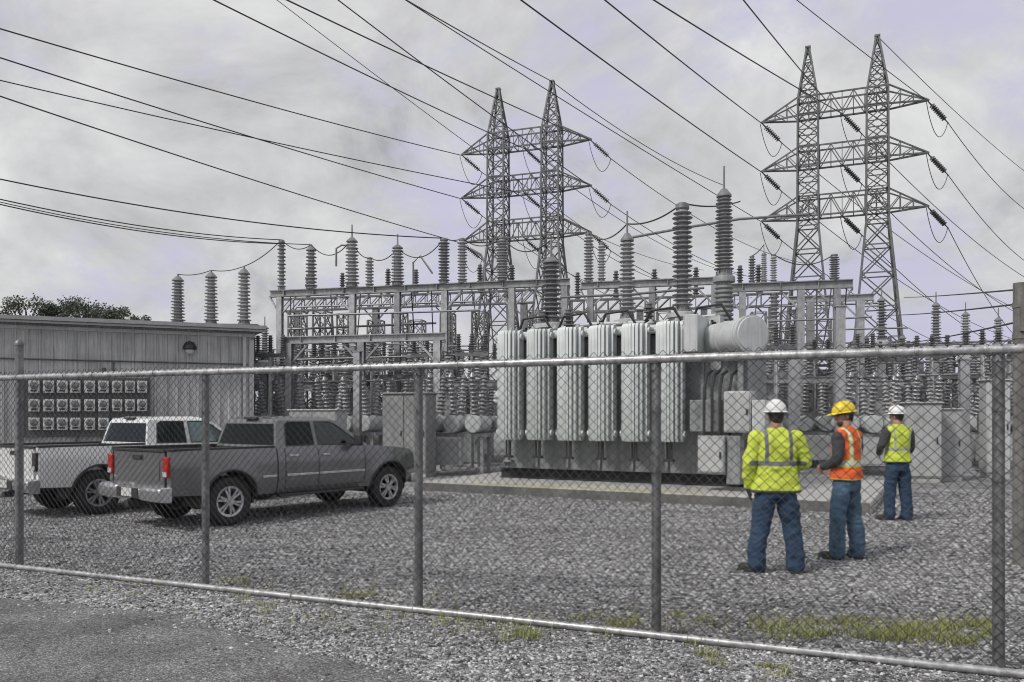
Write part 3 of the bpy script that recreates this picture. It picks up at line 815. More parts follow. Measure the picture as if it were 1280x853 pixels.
def stand_proto():
    r = thing('insulator_stand', 'x', 'insulator stand')
    lattice_mesh(3.0, 0.5, 0.42, 6, 0.05, 0.03).build('lattice_stand', STEEL, r)
    b = MB(); b.box((0, 0, 3.03), (0.6, 0.6, 0.05)); b.bar((-0.9, 0, 3.1), (0.9, 0, 3.1), 0.1, 0.14); b.build('top_plate', STEELD, r)
    for x in (-0.7, 0, 0.7): add_ins(r, 'post', 9, (x, 0, 3.17), 1.05, 0.24)
    b = MB(); b.tube([(-1.0, 0, 4.24), (-0.7, 0, 4.24), (0, 0, 4.26), (0.7, 0, 4.24), (1.0, 0, 4.24)], 0.03, 8); b.build('bus_bar', CAPM, r)
    return r
ST = stand_proto(); g_st = 'lattice insulator stands with a bus bar'
for i, (px, Y) in enumerate(((345, 33), (368, 29.5), (408, 31), (432, 29), (462, 30.5), (488, 28.5), (528, 32), (552, 29), (578, 31), (606, 32.5))):
    place(ST, px, Y, '%s from left of the lattice insulator stands left of the transformer' % ORD[i], g_st, random.uniform(-0.3, 0.3) + (1.57 if i % 3 == 1 else 0))
for i, (px, Y) in enumerate(((962, 27), (985, 31), (1012, 29), (1040, 28), (1066, 31.5), (1092, 29.5), (1112, 31), (1136, 29), (1160, 32), (1188, 28.5), (1216, 30.5), (1244, 32), (1268, 29.5))):
    place(ST, px, Y, '%s from left of the lattice insulator stands right of the transformer' % ORD[i], g_st, random.uniform(-0.3, 0.3) + (1.57 if i % 3 == 1 else 0))
# ---- three big bushings above the building roof, on a frame behind it
frm = thing('equipment_frame', 'steel frame behind the metal building carrying three big ribbed bushings', 'steel frame', (P(264, 0, 33).x, 33, 0), R(6))
b = MB(); b.ibeam((-1.8, 0, 5.35), (1.9, 0, 5.35), 0.5, 0.3); b.build('beam', STEELD, frm)
for x in (-1.5, 1.6):
    b = MB(); b.ibeam((x, 0, 0), (x, 0, 5.2), 0.3, 0.3, up=(0, 1, 0)); b.build('column', STEELD, frm)
big3 = []
for i, (px, yt) in enumerate(((224, 343), (264, 338), (304, 333))):
    x = (px - 264) / F * 33
    q = Vector((P(264, 0, 33).x, 33, 0)) + Matrix.Rotation(R(6), 3, 'Z') @ Vector((x, 0, 0))
    zt = ZY(yt, q.y)
    insulator('cone', 13, (q.x, q.y, 5.5), zt - 5.5, 0.60, ('leftmost', 'middle', 'rightmost')[i] + ' of three big cone-topped bushings above the building roof', 'big bushings above the building roof', 'bushing')
    big3.append(Vector((q.x, q.y, zt)))

# ---- single columns and tall pole
def column(px, Y, ytop, wd, label, m=STEEL, round_=False, name='steel_column', cat='column'):
    q = P(px, 522, Y); h = ZY(ytop, Y); b = MB()
    if round_:
        b.tube([(0, 0, -0.2), (0, 0, h * 0.5), (0, 0, h)], [wd / 2, wd * 0.48, wd * 0.46], 14)
        for zz in (h - 0.25, h - 0.6): b.lathe([(wd * 0.46, -0.03), (wd * 0.52, -0.03), (wd * 0.52, 0.03), (wd * 0.46, 0.03)], (0, 0, zz), 14, cap=False)
        b.box((0, -wd * 0.5, h - 0.4), (0.05, 0.06, 0.3))
    else:
        b.ibeam((0, 0, 0), (0, 0, h), wd, wd, up=(0, 1, 0)); b.box((0, 0, 0.03), (wd * 2, wd * 2, 0.05)); b.box((0, 0, h + 0.012), (wd * 1.25, wd * 1.25, 0.025))
    o = b.build(name, m); o.location = (q.x, q.y, 0); o.rotation_euler = (0, 0, YA)
    tag(o, label, cat, kind='thing'); return o
column(1275, 9.0, 354, 0.15, 'tall weathered round pole at the right edge behind the fence', WOOD, True, 'utility_pole', 'pole')
column(1050, 19.5, 384, 0.22, 'thick grey steel column standing behind the orange-vested worker')
column(1205, 24, 450, 0.26, 'thick steel column right of the white cabinet near the far worker')
column(992, 20.5, 440, 0.26, 'thick steel column rising right of the worker in the lime jacket')
column(447, 24.2, 440, 0.2, 'thin steel column above the hood of the grey pickup')
column(1143, 27, 440, 0.2, 'thin steel column between far worker and white cabinet')

# ---- cabinets
def cabinet(px, Y, wd, dp, h, label, z0=0.12, ndoor=2, m=CAB, rz=0):
    q = P(px, 522, Y); r = thing('control_cabinet', label, 'cabinet', (q.x, q.y, 0), YA + rz, 'control cabinets in the yard')
    b = MB(); b.box((0, 0, (z0 + h) / 2), (wd, dp, h - z0)); b.build('body', m, r, bevel=0.015)
    b = MB(); b.box((0, 0, h + 0.02), (wd + 0.1, dp + 0.12, 0.04)); b.build('top', m, r, bevel=0.01)
    b = MB(); b.box((0, 0, z0 / 2), (wd * 0.94, dp * 0.94, z0 - 0.005)); b.build('plinth', CONC, r)
    for i in range(ndoor):
        x = -wd / 2 + wd * (i + 0.5) / ndoor
        b = MB(); b.box((x, -dp / 2 - 0.012, (z0 + h) / 2), (wd / ndoor - 0.05, 0.022, h - z0 - 0.1))
        for k in range(5): b.box((x, -dp / 2 - 0.027, h - 0.28 - k * 0.045), ((wd / ndoor) * 0.55, 0.008, 0.015))
        d = b.build('door', m, r)
        b = MB(); b.box((x + wd / ndoor * 0.36, -dp / 2 - 0.035, (z0 + h) / 2), (0.03, 0.03, 0.16)); b.build('handle', PLAST, d)
    return r
cabinet(512, 22.5, 1.3, 0.8, 2.3, 'wide grey cabinet with double doors in front of the grey pickup nose', ndoor=2, m=mat('dark_cabinet_paint', (0.27, 0.275, 0.27), 0.5, 0, 0.2, 3, 0.6, 0.05, 60))
cabinet(398, 23.5, 1.5, 0.7, 1.85, 'low grey cabinet seen above the grey pickup rear window', ndoor=2)
cabinet(1150, 20.5, 0.85, 0.7, 2.0, 'pale cabinet with a single door left of its twin, right of the far worker', ndoor=1)
cabinet(1184, 21, 0.55, 0.6, 1.85, 'narrow pale cabinet right of the far worker, on the right of its twin', ndoor=1)
cabinet(1243, 22, 0.6, 0.6, 2.65, 'tall narrow pale cabinet behind the right end of the fence', ndoor=1)
cabinet(1098, 25, 0.9, 0.6, 2.2, 'grey cabinet behind the left shoulder of the far worker', ndoor=1)
cabinet(580, 27, 1.2, 0.7, 1.5, 'small dark cabinet low down left of the transformer', ndoor=2, m=TRPD)

# ------------------------------------------------------------------ transformer on its pad
TY = math.atan2(-0.473, 0.881)
Tn = Vector((3.18, 16.5, 0)); Ta = Vector((0.881, -0.473, 0)); Tb = Vector((0.473, 0.881, 0))
T_O = Tn - Ta * 1.905                       # middle of the six radiators, front plane
pad = MB()
pad.box((1.2, 1.6, 0.08), (9.3, 5.4, 0.24)); pado = pad.build('concrete_pad', CONC, bevel=0.02)
pado.location = T_O; pado.rotation_euler = (0, 0, TY)
tag(pado, 'raised concrete pad with worn yellow edge under the big transformer', 'pad')
b = MB(); b.box((1.2, -1.106, 0.075), (9.26, 0.012, 0.21)); b.build('stained_face', mat('stained_concrete', (0.15, 0.147, 0.14), 0.9, 0, 0.4, 3, 0.5, 0.4, 60), pado)  # front face in darker concrete: its shade is put into the colour
b = MB(); b.box((0.3, -0.90, 0.2035), (5.2, 0.34, 0.007)); b.build('painted_edge', EDGEP, pado)
# low kerb running left from the pad
tr = thing('power_transformer', 'big grey power transformer with six radiator banks and ribbed bushings on top', 'transformer', T_O, TY)
zb = 0.2
b = MB(); b.box((0.55, 1.75, 1.95), (5.7, 2.0, 3.0))
for i in range(8): b.box((-2.2 + i * 0.78, 0.715, 1.9), (0.07, 0.08, 2.8))
b.box((0.55, 1.75, 3.49), (5.9, 2.2, 0.07)); tank = b.build('tank', TRPD, tr, bevel=0.012)
b = MB()
for i in range(34): b.lathe([(0.022, 0), (0.022, 0.05), (0.012, 0.06)], (-2.3 + i * 0.172, 0.69, 3.5), 6)
for i in range(10): b.lathe([(0.022, 0), (0.022, 0.05), (0.012, 0.06)], (3.44, 0.8 + i * 0.2, 3.5), 6)
b.build('cover_bolts', STEEL, tank)
for x in (-2.15, 3.3):
    b = MB(); b.box((x, 0.66, 0.62), (0.22, 0.16, 0.05)); b.bar((x - 0.08, 0.7, 0.5), (x - 0.08, 0.66, 0.62), 0.02, 0.2); b.build('jacking_pad', TRPD, tank)
b = MB(); b.lathe([(0.12, 0), (0.12, 0.05), (0.1, 0.06), (0.02, 0.062)], (2.75, 0.74, 2.75), 20, M=Matrix.Rotation(R(90), 3, 'X')); b.build('dial_gauge', WHITEB, tank)
b = MB()
for y in (0.95, 2.5): b.ibeam((-2.5, y, zb + 0.12), (3.6, y, zb + 0.12), 0.2, 0.24)
for x in (-2.0, 0, 2, 3.2): b.box((x, 1.75, zb + 0.12), (0.2, 1.2, 0.16))
b.build('skid', PADM, tr)
# radiators
rad_protos = None
for i in range(6):
    xc = -1.905 + 0.762 * i
    if rad_protos is None:
        b = MB()
        npl = 8
        for k in range(npl):
            x = -0.255 + 0.51 * k / (npl - 1)
            t = 0.0305; e_ = 0.19 * abs(x / 0.255) ** 2.4
            prof = [(e_, 1.20), (e_ + 0.03, 1.14), (0.56 - e_, 1.14), (0.6 - e_, 1.20), (0.6 - e_, 3.58), (0.56 - e_, 3.68), (e_ + 0.04, 3.64), (e_, 3.55)]
            o = len(b.v)
            n_ = len(prof)
            vs = [(x - t, y, z) for y, z in prof] + [(x + t, y, z) for y, z in prof]
            fs = [tuple(range(n_)), tuple(reversed(range(n_, 2 * n_)))] + [(j, j + n_, (j + 1) % n_ + n_, (j + 1) % n_) for j in range(n_)]
            b.add(vs, fs)
        m1 = b.mesh('radiator', TRPG)
        b = MB(); b.tube([(-0.33, 0.27, 3.5), (0.33, 0.27, 3.5)], 0.075, 12); b.tube([(0, 0.27, 3.5), (0, 0.8, 3.5)], 0.07, 12); b.lathe([(0.12, -0.03), (0.12, 0.03)], (0, 0.62, 3.5), 12, M=Matrix.Rotation(R(90), 3, 'X'))
        m2 = b.mesh('header_pipe', TRP)
        b = MB(); b.tube([(-0.33, 0.27, 1.3), (0.33, 0.27, 1.3)], 0.075, 12); b.tube([(0, 0.27, 1.3), (0, 0.8, 1.3)], 0.07, 12); m2b = b.mesh('header_pipe', TRP)
        b = MB()
        for x in (-0.05, 0.05): b.tube([(x, 0.2, 0.78), (x, 0.2, 1.2)], 0.022, 8)
        b.box((0, 0.2, 0.75), (0.2, 0.12, 0.05))
        m3 = b.mesh('drain_pipe', PADM)
        rad_protos = (m1, m2, m3, m2b)
    r_ = inst('radiator', rad_protos[0], tr); r_.location = (xc, 0, 0)
    h_ = inst('header_pipe', rad_protos[1], r_); inst('header_pipe', rad_protos[3], r_); d_ = inst('drain_pipe', rad_protos[2], r_)
# pipe manifold and clutter on the cover
b = MB(); b.tube([(-2.3, 0.9, 3.62), (2.6, 0.9, 3.62)], 0.07, 12); b.tube([(-2.2, 1.5, 3.75), (-0.4, 1.5, 3.85), (1.5, 1.5, 3.8), (2.7, 1.6, 3.9)], 0.05, 10)
for i in range(9): b.tube([(-2.2 + i * 0.58, 0.9, 3.5), (-2.2 + i * 0.58, 0.9, 3.8)], 0.04, 8); b.lathe([(0.07, 0), (0.07, 0.04)], (-2.2 + i * 0.58, 0.9, 3.72), 10)
b.build('cover_pipework', TRP, tr)
def tl(px, Y):
    q = P(px, 522, Y) - T_O
    return q.dot(Ta), q.dot(Tb)
tips = {}
for px, Y, zbase, ytop, d, kd, n in ((689, 19.6, 3.95, 300, 0.56, 'rod', 12), (784, 18.75, 3.95, 264, 0.42, 'rod', 17), (853, 17.9, 4.0, 254, 0.46, 'post', 20), (905, 17.6, 4.75, 208, 0.44, 'rod', 20)):
    x, y = tl(px, Y); zt = ZY(ytop, Y)
    lo = d * (0.36 if zbase > 4.5 else 0.62); b = MB()
    if zbase > 4.5:
        pf = [(0.3, 3.52), (0.3, 3.62), (lo, 3.64)]
        for i in range(9): pf += [(lo, 3.66 + i * 0.1), (lo * 1.3, 3.69 + i * 0.1), (lo * 1.3, 3.72 + i * 0.1), (lo, 3.75 + i * 0.1)]
        b.lathe(pf + [(lo, zbase - 0.14), (d * 0.55, zbase - 0.13), (d * 0.55, zbase - 0.03), (d * 0.5, zbase)], (x, y, 0), 18)
    else: b.lathe([(lo, 3.52), (lo, zbase - 0.14), (d * 0.75, zbase - 0.13), (d * 0.75, zbase - 0.03), (d * 0.5, zbase)], (x, y, 0), 18)
    b.lathe([(0.09, 3.52), (0.09, 3.72)], (x + d * 0.8, y - 0.2, 0), 8)
    t_ = b.build('turret', TRPD if zbase > 4.5 else TRP, tr)
    add_ins(tr, kd, n, (x, y, zbase), zt - zbase, d, None, 'bushing')
    q = T_O + Ta * x + Tb * y; tips[px] = Vector((q.x, q.y, zt))
# low-voltage bushings on the cover
for x, y in ((-1.6, 1.4), (-0.9, 1.35), (0.3, 2.2), (1.1, 1.3), (1.5, 2.3), (-1.9, 2.3)):
    b = MB(); b.lathe([(0.14, 3.52), (0.14, 3.6), (0.1, 3.61)], (x, y, 0), 12); b.build('turret', TRP, tr)
    add_ins(tr, 'dark', 6, (x, y, 3.6), 0.62, 0.24, None, 'bushing')
b = MB()
rq = random.Random(4)
for i in range(26):
    x, y = rq.uniform(-2.2, 2.6), rq.uniform(0.85, 1.9); h = rq.uniform(0.12, 0.34); b.lathe([(0.05, 0), (0.05, h * 0.6), (0.09, h * 0.62), (0.09, h * 0.8), (0.03, h * 0.82), (0.03, h)], (x, y, 3.522), 8)
for i in range(5):
    x = -2.1 + i * 1.05; b.tube([(x, 1.0, 3.6), (x + 0.2, 0.95, 4.0), (x + 0.7, 1.0, 4.05), (x + 0.95, 1.1, 3.6)], 0.03, 8)
b.build('valve_gear', PADM, tr)
# conservator drum on a bracket
cx, cy = tl(922, 16.1); q = ZY(421, 16.1)
Mr = Matrix.Rotation(R(-72) - TY, 3, 'Z') @ Matrix.Rotation(R(90), 3, 'Y')
b = MB(); b.lathe([(0.05, -0.88), (0.28, -0.86), (0.34, -0.8), (0.34, -0.35), (0.355, -0.34), (0.355, -0.3), (0.34, -0.29), (0.34, 0.28), (0.365, 0.29), (0.365, 0.34), (0.34, 0.35), (0.34, 0.44), (0.385, 0.45), (0.385, 0.5), (0.345, 0.502), (0.335, 0.53), (0.05, 0.535)], (cx, cy, q), 28, M=Mr)
cons = b.build('conservator', TRP, tr)
b = MB(); b.bar((cx - 0.1, cy, 3.0), (cx - 0.1, cy + 0.3, 3.52), 0.1); b.bar((cx + 0.05, cy + 0.05, 1.2), (cx + 0.05, cy + 0.05, q - 0.3), 0.1); b.tube([(cx - 0.2, cy + 0.4, q - 0.1), (cx - 0.2, cy + 0.9, q - 0.1), (cx - 0.2, cy + 1.1, 3.5)], 0.05, 10)
b.box((cx + 0.02, cy + 0.1, q - 0.36), (0.6, 0.5, 0.06)); b.build('drum_bracket', TRPD, tr)
# end boxes
def tbox(px0, px1, py0, py1, Y, dep, nm, m, door=True):
    x0, y0 = tl(px0, Y); x1, y1 = tl(px1, Y)
    z0, z1 = ZY(py1, Y), ZY(py0, Y)
    xm, ym = tl((px0 + px1) / 2, Y); wd = (px1 - px0) / F * Y * 1.02
    b = MB(); b.box((xm, ym + dep / 2, (z0 + z1) / 2), (wd, dep, z1 - z0)); o = b.build(nm, m, tr, bevel=0.015)
    if door:
        b = MB(); b.box((xm, ym - 0.012, (z0 + z1) / 2), (wd * 0.9, 0.02, (z1 - z0) * 0.9)); d = b.build('door', m, o)
        b = MB(); b.box((xm + wd * 0.36, ym - 0.035, (z0 + z1) / 2), (0.03, 0.03, 0.12)); b.build('handle', PLAST, d)
    return o
tbox(872, 905, 545, 592, 15.7, 0.45, 'relay_box', CAB)
tbox(905, 938, 489, 541, 15.6, 0.5, 'tap_changer_box', CAB)
tbox(940, 956, 500, 545, 15.4, 0.45, 'relay_box', TRP, False)
tbox(854, 872, 393, 440, 16.3, 0.9, 'end_housing', TRP, False)
tbox(872, 900, 395, 425, 17.2, 0.8, 'end_housing', TRP, False)
tbox(862, 900, 500, 540, 16.2, 0.4, 'pipe_box', TRPD, False)
tbox(908, 925, 545, 606, 15.6, 0.35, 'support_leg', TRPD, False)
b = MB()
for px in (880, 890, 900, 912): 
    x, y = tl(px, 15.9); b.tube([(x, y, 1.2), (x, y, 2.2), (x, y + 0.2, 2.5), (x, y + 0.6, 2.6)], 0.03, 8)
b.build('conduit', PADM, tr)

# ------------------------------------------------------------------ lattice pylons
def pylon():
    r = thing('lattice_pylon', 'x', 'pylon')
    H = 23.1; S = 3.67
    def wz(z):
        if z < 12.7: return 3.5 + (1.16 - 3.5) * (z / 12.7)
        if z < 20.1: return 1.16 - 0.08 * (z - 12.7) / 7.4
        return 1.08 + (0.16 - 1.08) * (z - 20.1) / (H - 20.1)
    for s in (-1, 1):
        b = MB(); lv = [0, 2.9, 5.5, 7.8, 9.7, 11.3, 12.7] + [12.7 + 7.4 * i / 8 for i in range(1, 9)] + [20.1 + 3.0 * i / 4 for i in range(1, 5)]
        def cor(z):
            h = wz(z) / 2; return [Vector((s * S / 2 + sx * h, sy * h, z)) for sx, sy in ((-1, -1), (1, -1), (1, 1), (-1, 1))]
        for i in range(len(lv) - 1):
            a, c = cor(lv[i]), cor(lv[i + 1]); th = 0.12 if lv[i] < 12.7 else 0.095
            br = 0.065 if lv[i] < 12.7 else 0.05
            for k in range(4):
                j = (k + 1) % 4
                b.bar(a[k], c[k], th); b.bar(a[k], c[j], br); b.bar(a[j], c[k], br); b.bar(c[k], c[j], br)
        b.box((s * S / 2, 0, H + 0.05), (0.3, 0.3, 0.1))
        b.build('mast', LATT, r)
    for zlo, zhi in ((19.1, 20.15), (16.2, 17.25), (13.25, 14.4)):
        b = MB(); xl = S / 2 + 0.55; xt = S / 2 + 2.6
        for y in (-0.5, 0.5):
            b.bar((-xl, y, zlo), (xl, y, zlo), 0.09); b.bar((-xl, y, zhi), (xl, y, zhi), 0.08)
            n = 8
            for i in range(n):
                x0, x1 = -xl + 2 * xl * i / n, -xl + 2 * xl * (i + 1) / n
                z0, z1 = (zlo, zhi) if i % 2 == 0 else (zhi, zlo)
                b.bar((x0, y, z0), (x1, y, z1), 0.05); b.bar((x1, y, zlo), (x1, y, zhi), 0.04)
            for s in (-1, 1):
                tip = Vector((s * xt, 0, zlo + 0.05))
                b.bar((s * xl, y, zlo), tip, 0.09); b.bar((s * xl, y, zhi), tip, 0.075)
                for q in (0.3, 0.62):
                    lo = Vector((s * xl, y, zlo)).lerp(tip, q); hi = Vector((s * xl, y, zhi)).lerp(tip, q); lo0 = Vector((s * xl, y, zlo)).lerp(tip, q - 0.3)
                    b.bar(lo, hi, 0.045); b.bar(lo0, hi, 0.045)
        for i in range(9):
            x = -xl + 2 * xl * i / 8; b.bar((x, -0.5, zlo), (x, 0.5, zlo), 0.05)
        b.build('cross_arm', LATT, r)
    return r
ARMZ = (19.1, 16.2, 13.25)
PYL = {}
def place_pylon(o, m1, m2, label):
    c = (m1 + m2) / 2; d = (m2 - m1).normalized()
    o.location = (c.x, c.y, 0); o.rotation_euler = (0, 0, math.atan2(d.y, d.x)); o['label'] = label; o['group'] = 'twin-mast lattice pylons'
    return c, d
p_right = pylon(); p_left = copy_tree(p_right)
cR, dR = place_pylon(p_right, Vector((17.2, 46.5, 0)), Vector((20.6, 45.1, 0)), 'taller-looking twin-mast lattice pylon on the right behind the workers')
cL, dL = place_pylon(p_left, Vector((-0.9, 52.4, 0)), Vector((2.56, 51.2, 0)), 'twin-mast lattice pylon in the middle, behind the long gantry')
def arm_pt(side, pos, lvl):
    c, d = (cR, dR) if side == 'R' else (cL, dL)
    return Vector((c.x, c.y, 0)) + d * (pos * (3.67 / 2 + 2.55)) + Vector((0, 0, ARMZ[lvl] - (0.02 if pos else 0.06)))
# tension strings with jumper loops
sm = None
ends = {}
for side, sname in (('L', 'middle'), ('R', 'right')):
    for lvl, ln in enumerate(('top', 'centre', 'bottom')):
        for pos, pn in ((-1, 'left end'), (0, 'midpoint'), (1, 'right end')):
            a = arm_pt(side, pos, lvl)
            dv = Vector((0.80, 0.25, -0.62)).normalized()
            r = thing('insulator_string', 'dark insulator string with jumper loop at the %s of the %s pylon\'s %s arm' % (pn, sname, ln), 'insulator string', a, 0, 'insulator strings on the lattice pylons')
            if sm is None:
                b = MB(); Mq = dv.to_track_quat('Z', 'Y').to_matrix()
                pr = []
                for i in range(9):
                    z = 0.3 + i * 0.13; pr += [(0.05, z), (0.15, z + 0.03), (0.155, z + 0.055), (0.05, z + 0.09)]
                b.lathe([(0.03, 0)] + pr + [(0.03, 1.55), (0.03, 1.75)], n=12, M=Mq); m1 = b.mesh('discs', PORCD)
                b = MB(); e = dv * 1.7; st = Vector((-0.15, -0.1, -0.05)); ps = []
                for i in range(13):
                    u = i / 12; q = st.lerp(e, u); q.z -= 1.75 * math.sin(math.pi * u) ** 0.8 * 0.75; ps.append(q)
                b.tube(ps, 0.02, 6); m2 = b.mesh('jumper_loop', WIREM)
                sm = (m1, m2)
            inst('discs', sm[0], r); inst('jumper_loop', sm[1], r)
            ends[(side, pos, lvl)] = (a, a + dv * 1.72)

# ------------------------------------------------------------------ overhead conductors
def cable(p0, p1, sag, r, label, group='overhead conductors', name='power_line', n=40, cat='power line', m=None):
    pts = []
    for i in range(n + 1):
        u = i / n; q = p0.lerp(p1, u); q.z -= 4 * sag * u * (1 - u); pts.append(q)
    c = p0.copy(); b = MB(); b.tube([q - c for q in pts], r, 6)
    o = b.build(name, m or WIREM); o.location = c
    return tag(o, label, cat, group)
def ext(pa, pb, f):
    """start point pushed outwards beyond the frame"""
    return pa + (pa - pb) * f
rb = 0.027
def incoming(px, py, Y, target, label, sag=0.5, f=0.35, r=rb):
    sag *= 0.3
    cable(ext(P(px, py, Y), target, f), target, sag, r, label)
E = ends
incoming(57, 46, 30, E[('L', -1, 0)][0], 'uppermost line from the left edge to the middle pylon\'s top left arm tip', 0.9)
incoming(25, 75, 30, E[('L', -1, 1)][0], 'second line from the left edge to the middle pylon\'s centre left arm tip', 0.7)
incoming(22, 100, 36, E[('L', 0, 1)][0], 'third line from the left edge, crossing the second before the middle pylon', 0.9)
incoming(25, 122, 30, E[('L', -1, 2)][0], 'fourth line from the left edge to the middle pylon\'s bottom left arm tip', 0.9)
cable(ext(P(0, 208, 22), topA[555], 0.3), topA[555], 0.5, 0.02, 'line from the left edge to the left one of two close ribbed insulators')
cable(ext(P(0, 238, 22), topA[352], 0.3), topA[352], 0.35, 0.018, 'upper line of the close trio ending at the long gantry\'s leftmost insulator')
cable(ext(P(0, 243, 22.4), topA[352] + Vector((0.1, 0, -0.15)), 0.3), topA[352] + Vector((0.1, 0, -0.15)), 0.4, 0.018, 'lower line of the close trio ending at the long gantry\'s leftmost insulator')
cable(ext(P(0, 240, 25), topA[389], 0.3), topA[389], 0.45, 0.016, 'line running above the building roof to the stubby cone-topped insulator')
incoming(331, 28, 30, E[('L', 0, 0)][0], 'line from the top edge to the middle of the centre pylon\'s top arm', 0.5)
incoming(387, 28, 40, E[('L', 1, 2)][0], 'faint line from the top edge to the middle pylon\'s bottom right arm tip', 0.6, r=0.018)
incoming(417, 25, 30, E[('L', 1, 0)][0], 'line from the top edge to the middle pylon\'s top right arm tip', 0.4)
incoming(462, 27, 36, E[('L', 1, 1)][0], 'line from the top edge to the middle pylon\'s centre right arm tip', 0.5)
def tipmast(c, d, s): return Vector((c.x, c.y, 23.15)) + d * (s * 3.67 / 2)
tLR = tipmast(cL, dL, 1); tLL = tipmast(cL, dL, -1); tRL = tipmast(cR, dR, -1); tRR = tipmast(cR, dR, 1)
incoming(531, 12, 34, tLR, 'shield wire from the top edge to the right mast tip of the middle pylon', 0.25)
incoming(657, 0, 26, E[('R', -1, 1)][0], 'line from the top edge to the right pylon\'s centre left arm tip', 0.5)
incoming(760, 0, 27, E[('R', -1, 0)][0], 'line from the top edge to the right pylon\'s top left arm tip', 0.4)
incoming(640, 80, 34, E[('R', -1, 2)][0], 'line passing over the rod-topped bushings to the right pylon\'s bottom left arm tip', 0.6, f=0.7, r=0.02)
incoming(830, 5, 28, E[('R', 0, 0)][0], 'line from the top edge to the midpoint of the right pylon\'s top arm', 0.4)
incoming(948, 22, 30, tRL + Vector((1.0, 0, -3)), 'short line from the top edge to the right pylon\'s left mast', 0.2)
incoming(1010, 10, 36, E[('R', 1, 0)][0], 'line from the top edge to the right pylon\'s top right arm tip', 0.2, r=0.02)
# shield wire onward and outgoing lines
cable(tLR, P(905, 232, 70), 0.6, rb, 'shield wire from the middle pylon\'s right tip falling toward the tallest bushing')
outL = [((1, 0), (1010, 330, 86)), ((1, 1), (980, 352, 86)), ((1, 2), (940, 372, 86)), ((0, 0), (930, 345, 90)), ((0, 1), (870, 360, 90)), ((0, 2), (840, 385, 90)), ((-1, 0), (880, 338, 92)), ((-1, 1), (800, 370, 92)), ((-1, 2), (760, 390, 92))]
nm = {(-1): 'left end', 0: 'midpoint', 1: 'right end'}; an = ('top', 'centre', 'bottom')
for (pos, lvl), t_ in outL:
    cable(E[('L', pos, lvl)][1], P(*t_), 1.2, 0.024, 'outgoing line from the %s of the middle pylon\'s %s arm' % (nm[pos], an[lvl]))
outR = [((1, 0), (1330, 280, 75)), ((1, 1), (1330, 345, 78)), ((1, 2), (1300, 440, 80)), ((0, 0), (1350, 380, 80)), ((0, 1), (1330, 415, 82)), ((0, 2), (1300, 450, 84)), ((-1, 0), (1330, 410, 86)), ((-1, 1), (1290, 430, 86)), ((-1, 2), (1250, 450, 88))]
for (pos, lvl), t_ in outR:
    cable(E[('R', pos, lvl)][1], P(*t_), 1.5, 0.024, 'outgoing line from the %s of the right pylon\'s %s arm' % (nm[pos], an[lvl]))
cable(tRR, P(1330, 250, 80), 0.6, 0.022, 'shield wire leaving the right pylon\'s right tip toward the right edge')
# low bus wires and jumpers
def jumper(a, b_, sag, label, r=0.018): return cable(a, b_, sag, r, label, 'jumper cables between insulators', 'jumper_cable', 16, 'cable')
jumper(big3[0], big3[1], 0.1, 'jumper between left and middle big bushings above the building')
jumper(big3[1], big3[2], 0.1, 'jumper between middle and right big bushings above the building')
jumper(big3[2], topA[352], 0.12, 'jumper rising from the right big bushing to the gantry\'s left end')
jumper(topA[352], topA[389], 0.25, 'jumper from the gantry\'s left end to the stubby insulator')
jumper(topA[389], topA[440] - Vector((0, 0, 0.5)), 0.5, 'sagging jumper between stubby and first rod-tipped insulators')
jumper(topA[440] - Vector((0, 0, 0.6)), topA[462], 0.2, 'jumper from the first rod-tipped insulator to the shortest one')
jumper(topA[462], topA[497] - Vector((0, 0, 0.5)), 0.25, 'jumper from the shortest insulator to the second rod-tipped one')
jumper(topA[497] - Vector((0, 0, 0.5)), topA[555], 0.5, 'sagging jumper from second rod-tipped insulator to the close pair')
jumper(topA[555], topA[578], 0.08, 'short jumper joining the close pair of insulators')
jumper(topA[578], topA[628], 0.3, 'jumper from the close pair to the insulator at the pylon mast')
jumper(topA[628], tips[689], 0.4, 'jumper from the gantry to the squat transformer bushing')
jumper(topA[736], tips[784] - Vector((0, 0, 0.3)), 0.3, 'jumper from a slim gantry insulator to the thin transformer bushing')
jumper(tips[784] - Vector((0, 0, 0.3)), tips[853], 0.15, 'upper jumper between two tall transformer bushings')
jumper(tips[853], P(925, 252, 20), 0.1, 'jumper leaving the flat-topped bushing to the right')
jumper(topA[940], topA[955], 0.05, 'small jumper between two slim insulators on the right gantry')
jumper(topA[967], topA[1043], 0.35, 'sagging jumper along the short right gantry')
cable(P(1130, 372, 30), Vector((P(1275, 357, 9).x, 9, ZY(362, 9))), 0.02, 0.012, 'thin wire from behind the pylon to the tall pole\'s top')
cable(P(1100, 394, 30), Vector((P(1275, 357, 9).x, 9, ZY(380, 9))), 0.05, 0.012, 'second thin wire below it, to the tall pole at the right')
cable(P(1120, 430, 30), Vector((P(1275, 357, 9).x, 9, ZY(402, 9))), 0.05, 0.012, 'third thin wire, lowest to the tall pole at the right')

